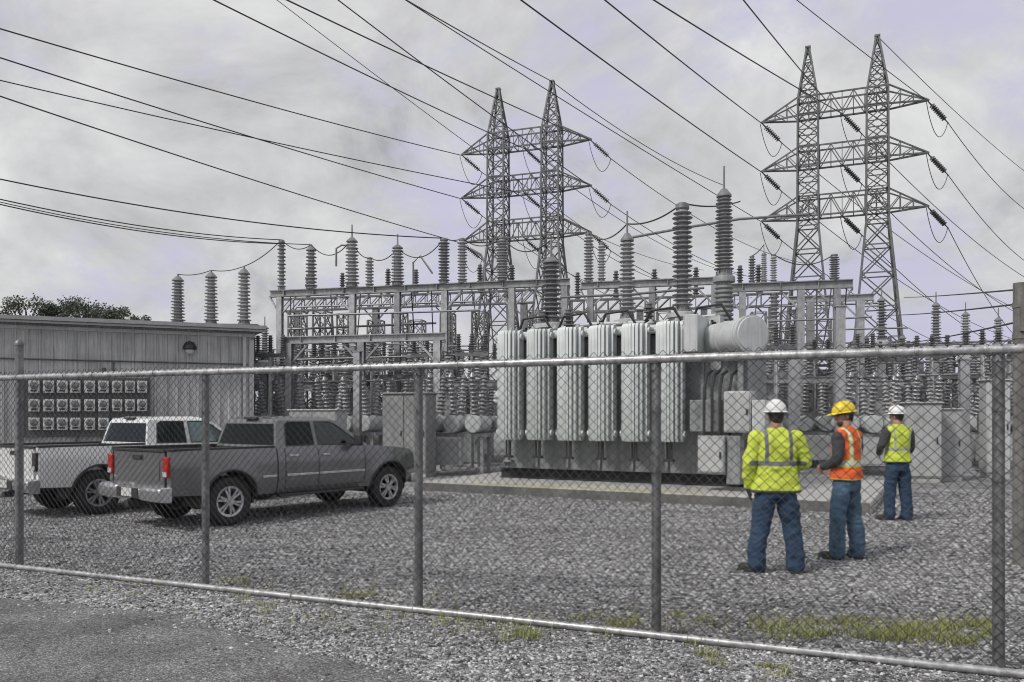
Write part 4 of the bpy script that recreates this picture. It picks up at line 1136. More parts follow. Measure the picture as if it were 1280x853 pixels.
for i, (px, pz, Y2, zz) in enumerate(((365, 0, 28.5, 3.9), (415, 0, 28.2, 3.9), (452, 0, 28, 3.9), (515, 0, 30, 3.9), (540, 0, 29, 3.9), (590, 0, 27.5, 3.9), (612, 0, 27.2, 3.9))):
    q = on_line(A0, px); c = P(px + random.uniform(-9, 9), 522, Y2); jumper(Vector((q.x, q.y - 0.2, ZA - 0.3)), Vector((c.x, c.y, zz)), -0.25 if i % 2 else 0.2, '%s from left of the cables dropping from the long gantry beam' % ORD[i], 0.022)
for i, (px, Y2) in enumerate(((945, 26), (975, 25), (1018, 25.2), (1036, 26), (1055, 26.5))):
    q = on_line(A2, px); c = P(px + random.uniform(-9, 9), 522, Y2); jumper(Vector((q.x, q.y - 0.2, ZC - 0.3)), Vector((c.x, c.y, 3.9)), 0.25 if i % 2 else -0.2, '%s from left of the cables dropping from the short right gantry' % ORD[i], 0.02)
# rigid bus pipes
def bus(pts, r, label):
    c = Vector(pts[0]); b = MB(); b.tube([Vector(q) - c for q in pts], r, 10)
    o = b.build('bus_pipe', CAPM); o.location = c; return tag(o, label, 'bus pipe', 'rigid tubular bus pipes')
bus([P(790, 297, 24), P(855, 285, 24), P(925, 274, 24), P(1010, 268, 24)], 0.04, 'pipe running behind the tall bushings toward the right pylon')
bus([topA[440] + Vector((-0.6, 0.1, -1.5)), topA[440] + Vector((-0.6, 0.1, -0.85)), topA[440] + Vector((-0.4, 0.1, -0.72)), topA[440] + Vector((-0.15, 0.1, -0.75))], 0.04, 'short bent pipe left of the first rod-tipped insulator')
q = topA[497] + Vector((0.55, 0.1, -0.5))
bus([q + Vector((0, 0, -1.6)), q + Vector((0, 0, -0.5)), q + Vector((0.25, 0, -0.25)), q + Vector((0.7, 0, -0.9))], 0.035, 'gooseneck pipe right of the second rod-tipped insulator')
q = topA[578] + Vector((0.3, -0.1, -0.7))
bus([q + Vector((0, 0, 0.3)), q + Vector((0.35, 0, 0.1)), q + Vector((0.5, 0, -0.2)), q + Vector((0.5, 0, -1.0))], 0.04, 'curved pipe bending down beside the close pair of insulators')
for i, (xa, ya, xb, yb, Y) in enumerate(((360, 412, 545, 404, 31), (345, 438, 610, 432, 33), (352, 462, 605, 458, 29), (365, 478, 610, 474, 27), (372, 384, 600, 377, 36))):
    bus([P(xa, ya, Y), P((xa + xb) / 2, (ya + yb) / 2, Y - 0.9), P(xb, yb, Y - 1.8)], 0.03 if i % 2 else 0.04, '%s from top of the long level pipes crossing the steelwork left of the transformer' % ORD[(1, 2, 3, 4, 0)[i]])
for i, (xa, ya, xb, yb, Y) in enumerate(((955, 384, 1100, 379, 33), (945, 415, 1135, 410, 30), (1075, 446, 1290, 440, 31), (960, 458, 1290, 450, 28), (1055, 472, 1290, 466, 26))):
    bus([P(xa, ya, Y), P((xa + xb) / 2, (ya + yb) / 2, Y - 0.9), P(xb, yb, Y - 1.8)], 0.03 if i % 2 else 0.04, '%s from top of the long level pipes crossing the steelwork right of the drum' % ORD[i])
bus([P(700, 372, 22), P(790, 368, 22), P(880, 360, 22)], 0.035, 'pipe just above the transformer cover behind the bushings')
bus([P(360, 395, 28), P(470, 392, 27.4), P(600, 388, 26.8)], 0.035, 'long pipe strung below the long gantry on the left')
bus([P(365, 450, 27), P(470, 447, 26.5), P(600, 443, 26)], 0.03, 'long pipe level with the fence top rail left of the radiators')
bus([P(960, 402, 25), P(1060, 398, 24.5), P(1090, 396, 24.2)], 0.03, 'pipe right of the conservator drum below the right gantry')
bus([P(1060, 432, 27), P(1150, 430, 26.6), P(1290, 425, 26)], 0.035, 'long pipe along the feet of the ribbed columns at right')

# ------------------------------------------------------------------ metal building
BA = Vector((-8.1, 25, 0)); BD = Vector((0.922, 0.387, 0)); BN = Vector((0.387, -0.922, 0)); BL = 15.0
def wall_pt(px, py, off=0.0):
    k = (px - CX) / F; t = (k * BA.y - BA.x) / (BD.x - k * BD.y); q = BA + BD * t
    return Vector((q.x, q.y, ZY(py, q.y))) + BN * off, t
bld = thing('metal_building', 'low grey metal-clad building with a flat eave at the left', 'building', BA, math.atan2(BD.y, BD.x))
WALLM = mat('wall_cladding', (0.47, 0.475, 0.47), 0.55, 0.1, 0.25, 1.0, 0.8, 0.05, 40)
# local x = BD, local -y = BN (towards viewer)
HB = 4.32; b = MB(); x = -BL; pts = []
while x < -0.01:
    for dx, dy in ((0, 0), (0.17, 0), (0.19, -0.035), (0.24, -0.035), (0.26, 0)): pts.append((x + dx, dy))
    x += 0.3
pts = [p for p in pts if p[0] <= 0]; pts.append((0, 0))
vs = []; fs = []
for (px_, py_) in pts: vs.append((px_, py_, 0.25)); vs.append((px_, py_, HB))
for i in range(len(pts) - 1): fs.append((2 * i, 2 * i + 2, 2 * i + 3, 2 * i + 1))
b.add(vs, fs); b.box((0.0 - 0.02, 4.0, HB / 2 + 0.1), (0.04, 8.0, HB - 0.2)); b.box((-BL, 4, HB / 2 + 0.1), (0.04, 8, HB - 0.2)); b.box((-BL / 2, 8, HB / 2 + 0.1), (BL, 0.04, HB - 0.2))
b.build('wall', WALLM, bld, smooth=20, fixn=False)
b = MB(); b.box((-BL / 2, 4.0, 0.125), (BL + 0.06, 8.1, 0.25)); b.build('plinth', CONC, bld)
b = MB(); b.box((-BL / 2 + 0.03, -0.03, HB - 0.12), (BL + 0.06, 0.1, 0.1))
for xx in (-0.04,): b.box((xx, -0.03, HB / 2), (0.14, 0.06, HB - 0.5))
b.build('corner_trim', ROOFM, bld)
b = MB(); b.add([(-BL - 0.3, -0.45, HB), (0.35, -0.45, HB), (0.35, 8.3, HB + 0.5), (-BL - 0.3, 8.3, HB + 0.5), (-BL - 0.3, -0.45, HB + 0.14), (0.35, -0.45, HB + 0.14), (0.35, 8.3, HB + 0.64), (-BL - 0.3, 8.3, HB + 0.64)],
      [(0, 3, 2, 1), (4, 5, 6, 7), (0, 1, 5, 4), (1, 2, 6, 5), (2, 3, 7, 6), (3, 0, 4, 7)])
rf = b.build('roof', ROOFM, bld)
b = MB(); b.box((-BL / 2, -0.5, HB + 0.1), (BL + 0.7, 0.09, 0.11)); b.box((-BL / 2, -0.475, HB - 0.01), (BL + 0.66, 0.05, 0.05)); b.build('gutter', mat('gutter_grey', (0.32, 0.32, 0.32), 0.5, 0.3), rf)
q, t = wall_pt(150, 452)
b = MB(); b.tube([(-9.5, -0.06, 3.3), (-0.15, -0.06, 3.3)], 0.022, 8); b.tube([(-3.9, -0.06, 0.6), (-3.9, -0.06, 3.3)], 0.025, 8); b.build('conduit', STEELD, bld)
b = MB(); b.box((-0.25, -0.09, 2.1), (0.09, 0.08, 4.1)); b.bar((-0.25, -0.09, 0.1), (-0.25, -0.3, 0.05), 0.09, 0.08); b.build('downspout', ROOFM, bld)
b = MB(); b.tube([(-4.15, -0.06, 1.0), (-4.15, -0.06, 3.1)], 0.05, 8); b.box((-4.15, -0.08, 1.6), (0.3, 0.14, 0.45)); b.build('riser_box', STEELD, bld)
# wall lamp
q, t = wall_pt(237, 437)
wl = thing('wall_lamp', 'small round wall lamp under the eave of the metal building', 'lamp', q, math.atan2(BD.y, BD.x))
b = MB(); b.box((0, -0.06, 0.1), (0.16, 0.12, 0.1)); b.lathe([(0.18, -0.02), (0.2, 0.0), (0.19, 0.08), (0.12, 0.2), (0.03, 0.23)], (0, -0.2, 0.0), 14); b.build('hood', PADM, wl)
b = MB(); b.ball((0, -0.2, -0.05), 0.13, 0.13, 0.12); b.build('lens', CLEARL, wl)
# meters on a dark board
q0, t0 = wall_pt(27, 509); q1, t1 = wall_pt(187, 509); qm = (q0 + q1) / 2
zt, zbm = wall_pt(107, 472)[0].z, wall_pt(107, 546)[0].z
mbd = MB(); mbd.box((0, -0.06, (zt + zbm) / 2), (t1 - t0, 0.08, zt - zbm))
for xx in (-(t1 - t0) / 2, -0.25, (t1 - t0) / 2): mbd.box((xx, -0.11, (zt + zbm) / 2 - 0.1), (0.05, 0.05, zt - zbm + 0.3))
o = mbd.build('meter_board', BACKB); o.location = (qm.x, qm.y, 0); o.rotation_euler = (0, 0, math.atan2(BD.y, BD.x))
tag(o, 'long dark board carrying rows of meters on the metal building wall', 'meter board')
mtr = None
for ri, (py, rn) in enumerate(((484, 'top'), (507, 'middle'), (530, 'bottom'))):
    for ci, px in enumerate((44, 62, 79, 95, 113, 130, 147, 163, 178)):
        q, t = wall_pt(px, py, 0.11)
        lb = 'white electric meter %s from left in the %s row on the dark board' % (ORD[ci], rn)
        if mtr is None:
            mtr = thing('electric_meter', lb, 'meter')
            b = MB(); b.box((0, -0.06, 0), (0.27, 0.12, 0.35)); b.build('housing', WHITEB, mtr, bevel=0.01)
            b = MB(); b.lathe([(0.1, 0.0), (0.1, 0.03), (0.085, 0.06), (0.02, 0.07)], (0, -0.121, 0.04), 14, M=Matrix.Rotation(R(90), 3, 'X')); d_ = b.build('dial_cover', mat('meter_glass', (0.16, 0.165, 0.165), 0.12, 0, 0.5, 14), mtr)
            b = MB(); b.tube([(0.03, -0.05, -0.17), (0.03, -0.05, -0.24)], 0.03, 8); b.build('conduit_stub', STEELD, mtr)
            b = MB(); b.box((0, -0.125, -0.11), (0.14, 0.01, 0.05)); b.build('data_window', PLAST, mtr)
            o = mtr
        else: o = copy_tree(mtr)
        o.location = q; o.rotation_euler = (0, 0, math.atan2(BD.y, BD.x)); o['label'] = lb; o['group'] = 'electric meters on the wall board'

# ------------------------------------------------------------------ pickup trucks
def bevel_obj(o, w_=0.03, seg=3, ang=35):
    m = o.modifiers.new('edge', 'BEVEL'); m.width = w_; m.segments = seg; m.limit_method = 'ANGLE'; m.angle_limit = R(ang); m.harden_normals = False
def arc(cx, cz, r, a0, a1, n):
    return [(cx + r * math.cos(R(a0 + (a1 - a0) * i / n)), cz + r * math.sin(R(a0 + (a1 - a0) * i / n))) for i in range(n + 1)]
WB, HW, TR = 3.27, 0.93, 0.375
def yw(x, z):
    """half width of the body side at height z and length x"""
    y = HW
    if z > 0.95: y -= 0.055 * ((z - 0.95) / 0.22) ** 1.5 if z < 1.2 else 0.055
    if z < 0.66: y -= 0.07 * ((0.66 - z) / 0.26) ** 1.4
    if x > 3.3: y -= 0.17 * ((x - 3.3) / 0.75) ** 2
    if x < -0.5: y -= 0.03 * ((-0.5 - x) / 0.5) ** 2
    for cx in (0, WB):                                      # flared wheel arches
        d = abs(math.hypot(x - cx, z - 0.39) - 0.47)
        if d < 0.14: y += 0.022 * (1 - d / 0.14)
    return y
def yg(z): return HW - 0.065 - (z - 1.15) * 0.34
def warped(b, name, m, parent, fn, cutz=(), cutx=(), bev=0.02, smooth=38):
    me = b.mesh(name, m, 0)
    bm = bmesh.new(); bm.from_mesh(me)
    for z in cutz: bmesh.ops.bisect_plane(bm, geom=bm.verts[:] + bm.edges[:] + bm.faces[:], plane_co=(0, 0, z), plane_no=(0, 0, 1))
    for x in cutx: bmesh.ops.bisect_plane(bm, geom=bm.verts[:] + bm.edges[:] + bm.faces[:], plane_co=(x, 0, 0), plane_no=(1, 0, 0))
    for v in bm.verts:
        v.co.y = fn(v.co)
    bmesh.ops.recalc_face_normals(bm, faces=bm.faces[:])
    bm.to_mesh(me); bm.free()
    me.polygons.foreach_set('use_smooth', [True] * len(me.polygons)); me.set_sharp_from_angle(angle=R(smooth))
    o = bpy.data.objects.new(name, me); COL.objects.link(o); o.parent = parent
    if bev: bevel_obj(o, bev, 2, 45)
    return o
def fnx(i): return -0.95 + i * 0.12
def make_truck(paint, label, dark_trim):
    t = thing('pickup_truck', label, 'pickup truck')
    CZ = [0.5, 0.58, 0.66, 0.74, 0.82, 0.9, 0.97, 1.03, 1.09, 1.14]
    CXs = [round(-0.9 + 0.1 * i, 3) for i in range(50)]
    sgn = lambda v: (1 if v > 0 else -1)
    # cab, doors and front as one shell
    poly = [(0.84, 0.44)] + [(WB - 0.50, 0.42)] + arc(WB, 0.39, 0.45, 176, 4, 16) + [(WB + 0.5, 0.45), (4.02, 0.45), (4.06, 0.62), (4.05, 0.86), (3.98, 1.0), (3.86, 1.06), (3.4, 1.11), (2.72, 1.165), (0.84, 1.165)]
    b = MB(); b.prism(poly, -1, 1)
    body = warped(b, 'body', paint, t, lambda c: sgn(c.y) * yw(c.x, c.z), CZ, [x for x in CXs if x > 0.9], 0.022)
    # bed sides
    poly = [(-0.96, 0.52), (-0.47, 0.5)] + arc(0, 0.39, 0.45, 166, 4, 16) + [(0.5, 0.44), (0.82, 0.44), (0.82, 1.165), (-0.96, 1.165)]
    bb = MB()
    for s in (-1, 1): bb.prism(poly, s * 0.5, s * 1.0)
    bed = warped(bb, 'cargo_bed', paint, t, lambda c: sgn(c.y) * (yw(c.x, c.z) if abs(c.y) > 0.75 else HW - 0.13), CZ, [x for x in CXs if x < 0.8], 0.015)
    b = MB(); b.box((-0.06, 0, 0.72), (1.72, 1.58, 0.04)); b.box((0.79, 0, 0.95), (0.05, 1.58, 0.42)); b.build('bed_floor', PLAST, t)
    b = MB()
    for s in (-1, 1): b.box((-0.07, s * (HW - 0.1), 1.18), (1.76, 0.1, 0.035))
    b.build('rail_cap', PLAST, bed, bevel=0.008)
    # tailgate
    b = MB(); b.box((-0.945, 0, 0.87), (0.06, 2 * HW - 0.36, 0.56)); tg = b.build('tailgate', paint, t, bevel=0.015)
    b = MB(); b.box((-0.978, 0, 0.87), (0.012, 2 * HW - 0.6, 0.30)); b.build('tailgate_panel', paint, tg, bevel=0.005)
    b = MB(); b.box((-0.985, 0, 1.06), (0.03, 0.26, 0.07)); b.build('tailgate_handle', PLAST, tg, bevel=0.006)
    b = MB(); b.box((-0.95, 0, 1.165), (0.09, 2 * HW - 0.3, 0.03)); b.build('spoiler_cap', PLAST, tg)
    # tail lights on the corners
    for s in (-1, 1):
        b = MB(); b.box((-0.955, s * (HW - 0.11), 0.93), (0.10, 0.135, 0.30)); tl_ = b.build('tail_light', REDL if dark_trim else SMOKEL, t, bevel=0.015)
        b = MB(); b.box((-1.008, s * (HW - 0.11), 0.835), (0.008, 0.11, 0.07)); b.build('reversing_lens', CLEARL, tl_)
    # rear bumper, hitch, plate
    b = MB()
    b.prism([(-0.97, 0.44), (-1.1, 0.46), (-1.13, 0.5), (-1.13, 0.6), (-1.08, 0.635), (-0.96, 0.635)], -0.33, 0.33)
    for s in (-1, 1): b.prism([(-0.93, 0.42), (-1.1, 0.44), (-1.14, 0.5), (-1.14, 0.62), (-1.09, 0.655), (-0.93, 0.655)], s * 0.34, s * (HW - 0.02))
    bp = b.build('rear_bumper', CHROME if not dark_trim else CHROME, t, bevel=0.02)
    b = MB(); b.box((-1.137, 0, 0.55), (0.012, 0.62, 0.14)); b.build('step_pad', PLAST, bp)
    b = MB(); b.box((-1.148, 0, 0.555), (0.008, 0.30, 0.125)); b.build('number_plate', PLATE, bp)
    b = MB(); b.box((-1.05, 0, 0.38), (0.2, 0.1, 0.09)); b.build('tow_hitch', PLAST, bp)
    # greenhouse
    poly = [(0.84, 1.15), (0.93, 1.56), (0.99, 1.625), (1.2, 1.665), (1.85, 1.668), (2.06, 1.635), (2.16, 1.585), (2.80, 1.15)]
    b = MB(); b.prism(poly, -1, 1)
    cab = warped(b, 'cab', paint, t, lambda c: sgn(c.y) * (yg(c.z) if c.z < 1.6 else yg(1.6) - (c.z - 1.6) * 1.5), (1.25, 1.35, 1.45, 1.55, 1.6, 1.635), (1.2, 1.5, 1.8), 0.03)
    # hollow the cab and cut its openings
    cut = MB()
    cut.prism([(0.91, 1.10), (0.985, 1.55), (1.03, 1.59), (1.2, 1.625), (1.85, 1.627), (2.03, 1.6), (2.12, 1.56), (2.72, 1.14), (2.72, 1.10)], -0.62, 0.62)
    WIN = [[(1.03, 1.19), (1.60, 1.19), (1.60, 1.575), (1.16, 1.575), (1.09, 1.54)], [(1.69, 1.19), (2.58, 1.19), (2.52, 1.25), (2.16, 1.51), (2.06, 1.56), (1.98, 1.575), (1.69, 1.575)]]
    c2 = MB()
    for wn in WIN: c2.prism(wn, -1.2, 1.2)
    c3 = MB(); c3.add([(x, s * (yg(z) - (0.08 if x < 1.5 else 0.07)), z) for x in (0.5, 1.1) for z in (1.2, 1.545) for s in (-1, 1)] , [(0, 1, 3, 2), (4, 6, 7, 5), (0, 2, 6, 4), (1, 5, 7, 3), (2, 3, 7, 6), (0, 4, 5, 1)])
    c3.add([(x, s * (yg(z) - 0.07), z) for x in (1.95, 3.2) for z in (1.19, 1.55) for s in (-1, 1)], [(0, 1, 3, 2), (4, 6, 7, 5), (0, 2, 6, 4), (1, 5, 7, 3), (2, 3, 7, 6), (0, 4, 5, 1)])
    cab.modifiers.clear(); tmp = []
    for cc in (cut, c2, c3):
        o = cc.build('cutter', paint, None, smooth=0); tmp.append(o)
        md = cab.modifiers.new('b', 'BOOLEAN'); md.object = o; md.operation = 'DIFFERENCE'; md.solver = 'EXACT'
    dg = bpy.context.evaluated_depsgraph_get()
    me2 = bpy.data.meshes.new_from_object(cab.evaluated_get(dg)); cab.modifiers.clear(); cab.data = me2
    me2.polygons.foreach_set('use_smooth', [True] * len(me2.polygons)); me2.set_sharp_from_angle(angle=R(30))
    for o in tmp: bpy.data.objects.remove(o)
    # seats, dash and steering wheel
    for sx, sy in ((1.25, -0.38), (1.25, 0.38), (2.0, -0.38), (2.0, 0.38)):
        b = MB(); b.box((sx - 0.04, sy, 1.24), (0.14, 0.46, 0.2)); b.box((sx - 0.06, sy, 1.42), (0.10, 0.26, 0.16)); b.build('seat', DARK, cab, bevel=0.03)
    b = MB(); b.box((2.58, 0, 1.175), (0.25, 1.35, 0.08)); b.build('dashboard', PLAST, cab, bevel=0.03)
    b = MB(); pts = [Vector((2.36, 0.38, 1.22)) + Vector((-0.3 * math.sin(a) * 0.18, 0.18 * math.cos(a), 0.17 * math.sin(a))) for a in [2 * math.pi * k / 16 for k in range(17)]]
    b.tube(pts, 0.013, 6); b.build('steering_wheel', DARK, cab)
    b = MB(); b.box((2.02, 0, 1.52), (0.02, 0.2, 0.06)); b.build('inside_mirror', PLAST, cab)
    def sidewin(poly, nm, m=GLASSD, lift=0.004, parent=cab):
        for s in (-1, 1):
            b = MB(); n = len(poly)
            vs = [(x, s * (yg(z) + lift), z) for x, z in poly] + [(x, s * (yg(z) - 0.004), z) for x, z in poly]
            fs = [tuple(range(n)), tuple(reversed(range(n, 2 * n)))] + [(i, i + n, (i + 1) % n + n, (i + 1) % n) for i in range(n)]
            b.add(vs, fs); o = b.build(nm, m, parent)
    wins = [[(1.03, 1.19), (1.60, 1.19), (1.60, 1.575), (1.16, 1.575), (1.09, 1.54)], [(1.69, 1.19), (2.58, 1.19), (2.52, 1.25), (2.16, 1.51), (2.06, 1.56), (1.98, 1.575), (1.69, 1.575)]]
    for wn in wins:
        cx = sum(x for x, z in wn) / len(wn); cz = sum(z for x, z in wn) / len(wn)
        for s in (-1, 1):
            b = MB(); b.tube([(x, s * (yg(z) + 0.001), z) for x, z in wn + [wn[0]]], 0.011, 6); b.build('window_seal', PLAST, cab)
        sidewin([(cx + (x - cx) * 0.985, cz + (z - cz) * 0.985) for x, z in wn], 'side_window', TINTC if wn is wins[1] else TINT, 0.001)
    # rear glass / windscreen (on the sloping end planes)
    def endwin(x0, z0, x1, z1, inset, nm, out):
        nx, nz = (z1 - z0), -(x1 - x0); l = math.hypot(nx, nz); nx, nz = nx / l * out, nz / l * out
        vs = []
        for d in (0.003, -0.003):
            for (x, z) in ((x0, z0), (x1, z1)):
                for s in (-1, 1): vs.append((x + nx * d, s * (yg(z) - inset), z + nz * d))
        b = MB(); b.add(vs, [(0, 1, 3, 2), (4, 6, 7, 5), (0, 2, 6, 4), (1, 5, 7, 3), (2, 3, 7, 6), (0, 4, 5, 1)]); return b.build(nm, TINT, cab)
    lx = lambda z: 0.84 + 0.09 * (z - 1.15) / 0.41
    endwin(lx(1.2), 1.2, lx(1.545), 1.545, 0.06, 'rear_window', -1)
    fx = lambda z: 2.80 + (2.16 - 2.80) * (z - 1.15) / 0.435
    endwin(fx(1.19), 1.19, fx(1.56), 1.56, 0.05, 'windscreen', 1)
    b = MB(); b.box((0.97, 0, 1.635), (0.06, 0.34, 0.035)); b.build('brake_light', SMOKEL, cab)
    # door seams, handles, sill mouldings
    for s in (-1, 1):
        seam = MB()
        for x in (0.98, 1.645, 2.66):
            z = 0.5
            while z < 1.14:
                seam.bar((x, s * (yw(x, z) + 0.0008), z), (x, s * (yw(x, min(1.145, z + 0.09)) + 0.0008), min(1.145, z + 0.09)), 0.006, 0.012, up=(1, 0, 0)); z += 0.09
        for x in (0.98, 1.645):
            seam.bar((x, s * (yw(x, 0.5) + 0.0008), 0.5), (x + (0.66 if x < 1 else 1.0), s * (yw(x, 0.5) + 0.0008), 0.5), 0.006, 0.012)
        seam.build('door_seam', DARK, body)
        for cx, par in ((0, bed), (WB, body)):                       # arch lips
            b = MB(); b.tube([(x, s * (yw(x, z) + 0.002), z) for x, z in arc(cx, 0.39, 0.462, 176, 4, 22)], 0.018, 6); b.build('arch_trim', PLAST, par)
        b = MB(); b.box((1.72, s * (yw(1.7, 0.46) + 0.035), 0.40), (1.75, 0.12, 0.035)); b.build('running_board', PLAST, t, bevel=0.01)
        for x in (1.14, 1.80):
            hd = MB(); hd.box((x, s * (yw(x, 1.03) + 0.02), 1.03), (0.17, 0.03, 0.03)); hd.box((x - 0.07, s * (yw(x, 1.03) + 0.008), 1.03), (0.03, 0.03, 0.03)); hd.box((x + 0.07, s * (yw(x, 1.03) + 0.008), 1.03), (0.03, 0.03, 0.03)); hd.build('door_handle', PLAST if not dark_trim else CHROME, body, bevel=0.006)
        for (xa, xb) in ((1.0, 1.63), (1.66, 2.65), (0.54, 0.80)):
            mo = MB(); mo.box(((xa + xb) / 2, s * (yw((xa + xb) / 2, 0.72) + 0.006), 0.72), (xb - xa, 0.02, 0.04)); mo.build('side_moulding', CHROME, body if xa > 0.9 else bed, bevel=0.006)
    # mirrors
    for s in (-1, 1):
        b = MB(); b.bar((2.42, s * 0.86, 1.17), (2.40, s * 1.0, 1.2), 0.05); b.box((2.40, s * 1.05, 1.26), (0.1, 0.17, 0.2)); b.build('mirror', PLAST, t, bevel=0.025)
    # front end
    b = MB(); b.box((4.02, 0, 0.5), (0.16, 1.62, 0.18)); b.build('front_bumper', CHROME, t, bevel=0.03)
    b = MB(); b.box((4.055, 0, 0.8), (0.04, 0.95, 0.26)); b.build('grille', PLAST, t)
    for s in (-1, 1):
        b = MB(); b.box((4.0, s * 0.62, 0.82), (0.12, 0.24, 0.18)); b.build('headlight', CLEARL, t, bevel=0.02)
    # underbody
    b = MB(); b.box((1.6, 0, 0.56), (4.6, 1.0, 0.22)); b.box((0.0, 0, 0.38), (0.14, 1.5, 0.14)); b.box((WB, 0, 0.38), (0.14, 1.4, 0.12)); b.ball((0, 0, 0.36), 0.17); b.tube([(-0.9, 0.45, 0.36), (0.2, 0.45, 0.36), (1.8, 0.4, 0.4)], 0.05, 8)
    for s in (-1, 1): b.box((1.7, s * 0.74, 0.42), (1.6, 0.16, 0.05))
    for cx in (0, WB):
        for s in (-1, 1):
            pr = arc(cx, 0.39, 0.46, 190, -10, 14)
            for i in range(14): b.bar((pr[i][0], s * 0.6, pr[i][1]), (pr[i + 1][0], s * 0.6, pr[i + 1][1]), 0.44, 0.02, up=(0, 0, 1) if abs(pr[i][0] - pr[i + 1][0]) > 0.02 else (1, 0, 0))
    b.build('chassis', PLAST, t)
    # wheels
    b = MB(); M90 = Matrix.Rotation(R(90), 3, 'X')
    b.lathe([(0.235, -0.115), (0.30, -0.125), (0.345, -0.12), (0.37, -0.095), (TR, -0.05), (TR, 0.05), (0.37, 0.095), (0.345, 0.12), (0.30, 0.125), (0.235, 0.115), (0.225, 0)], (0, 0, 0), 40, M=M90, cap=False)
    for k in range(40):
        a = 2 * math.pi * k / 40
        b.box((math.cos(a) * (TR - 0.004), (0.03 if k % 2 else -0.03), math.sin(a) * (TR - 0.004)), (0.025, 0.09, 0.03), rot=Matrix.Rotation(-a, 3, 'Y'))
    tyre = b.mesh('tyre', DARK)
    b = MB()
    b.lathe([(0.238, -0.11), (0.245, -0.118), (0.238, -0.10), (0.205, -0.085), (0.20, 0.10), (0.238, 0.11)], (0, 0, 0), 32, M=M90, cap=False, mi=0)
    b.lathe([(0.20, 0.03), (0.02, 0.03), (0.02, 0.05), (0.20, 0.05)], (0, 0, 0), 24, M=M90, mi=1)
    b.lathe([(0.062, -0.02), (0.062, 0.095), (0.05, 0.105), (0.01, 0.106)], (0, 0, 0), 16, M=M90.inverted() @ Matrix.Rotation(R(180), 3, 'Z') if False else Matrix.Rotation(R(90), 3, 'X'), mi=0)
    for k in range(6):
        a = 2 * math.pi * k / 6
        for da in (-0.16, 0.16):
            b.bar((math.cos(a + da * 0.9) * 0.05, -0.092, math.sin(a + da * 0.9) * 0.05), (math.cos(a + da) * 0.222, -0.088, math.sin(a + da) * 0.222), 0.032, 0.035, up=(0, 1, 0))
    b.lathe([(0.062, -0.115), (0.07, -0.10), (0.07, -0.06)], (0, 0, 0), 16, M=Matrix.Rotation(R(-90), 3, 'X'), mi=0)
    rim = b.mesh('rim', [ALLOY, PLAST])
    for cx in (0, WB):
        for s in (-1, 1):
            wobj = inst('wheel', tyre, t); wobj.name = 'wheel'
            wobj.location = (cx, s * (HW - 0.15), TR); wobj.rotation_euler = (0, 0, math.pi if s > 0 else 0)
            if True:
                r_ = inst('rim', rim, wobj); r_.rotation_euler = (0, R(17 * (cx + 1)), 0)
    return t
TH = R(52)
tg_ = make_truck(GREYP, 'dark grey crew-cab pickup parked nearest the fence, red tail light showing', True)
tg_.location = (-4.98, 12.7, 0); tg_.rotation_euler = (0, 0, TH); tg_['group'] = 'pickup trucks parked in the yard'
tw_ = make_truck(WHITEP, 'white crew-cab pickup parked behind the grey one, near the meters', False)
tw_.location = (-7.69, 14.1, 0); tw_.rotation_euler = (0, 0, TH); tw_['group'] = 'pickup trucks parked in the yard'

# ------------------------------------------------------------------ people
def remeshed(b, name, m, parent, voxel, smooth=4, disp=0.0, dsc=6.0, seed=0, wr=0.0):
    me = b.mesh(name + '_src', m, 0)
    ob = bpy.data.objects.new(name, me); COL.objects.link(ob)
    md = ob.modifiers.new('r', 'REMESH'); md.mode = 'VOXEL'; md.voxel_size = voxel
    if smooth: ms = ob.modifiers.new('s', 'SMOOTH'); ms.factor = 0.5; ms.iterations = smooth
    dg = bpy.context.evaluated_depsgraph_get()
    me2 = bpy.data.meshes.new_from_object(ob.evaluated_get(dg)); me2.name = name
    ob.modifiers.clear(); ob.data = me2; bpy.data.meshes.remove(me)
    me2.materials.clear(); me2.materials.append(m)
    if disp:
        nrm = [v.normal.copy() for v in me2.vertices]
        for v, nn in zip(me2.vertices, nrm):
            q = v.co * dsc; q.z *= 1.7
            d = noise.noise(q + Vector((seed, 0, 0))) + 0.5 * noise.noise(q * 2.3 + Vector((0, seed, 0)))
            if wr:
                c = v.co; r_ = 1 - 2.2 * abs(noise.noise(Vector((c.x * 5 + seed, c.y * 5, c.z * 11 + c.x * 5))))
                r2 = 1 - 2.2 * abs(noise.noise(Vector((c.x * 9 - seed, c.y * 9 + 3, c.z * 16 - c.x * 7))))
                d += (r_ * 0.8 + r2 * 0.45) * wr / disp
            v.co += nn * disp * d
    me2.polygons.foreach_set('use_smooth', [True] * len(me2.polygons)); me2.update()
    ob.parent = parent
    return ob
def limb(b, pts, rad, n=14, sub=5):
    """tapered limb through joints, rounded ends"""
    P_ = [Vector(p) for p in pts]; out = []; rr = []
    for i in range(len(P_) - 1):
        for k in range(sub):
            u = k / sub; out.append(P_[i].lerp(P_[i + 1], u)); rr.append(rad[i] + (rad[i + 1] - rad[i]) * u)
    out.append(P_[-1]); rr.append(rad[-1])
    for _ in range(2):
        out = [out[0]] + [(out[i - 1] + out[i] * 2 + out[i + 1]) / 4 for i in range(1, len(out) - 1)] + [out[-1]]
    b.tube(out, rr, n)
    b.ball(out[0], rr[0] * 0.98, n=n); b.ball(out[-1], rr[-1] * 0.98, n=n)
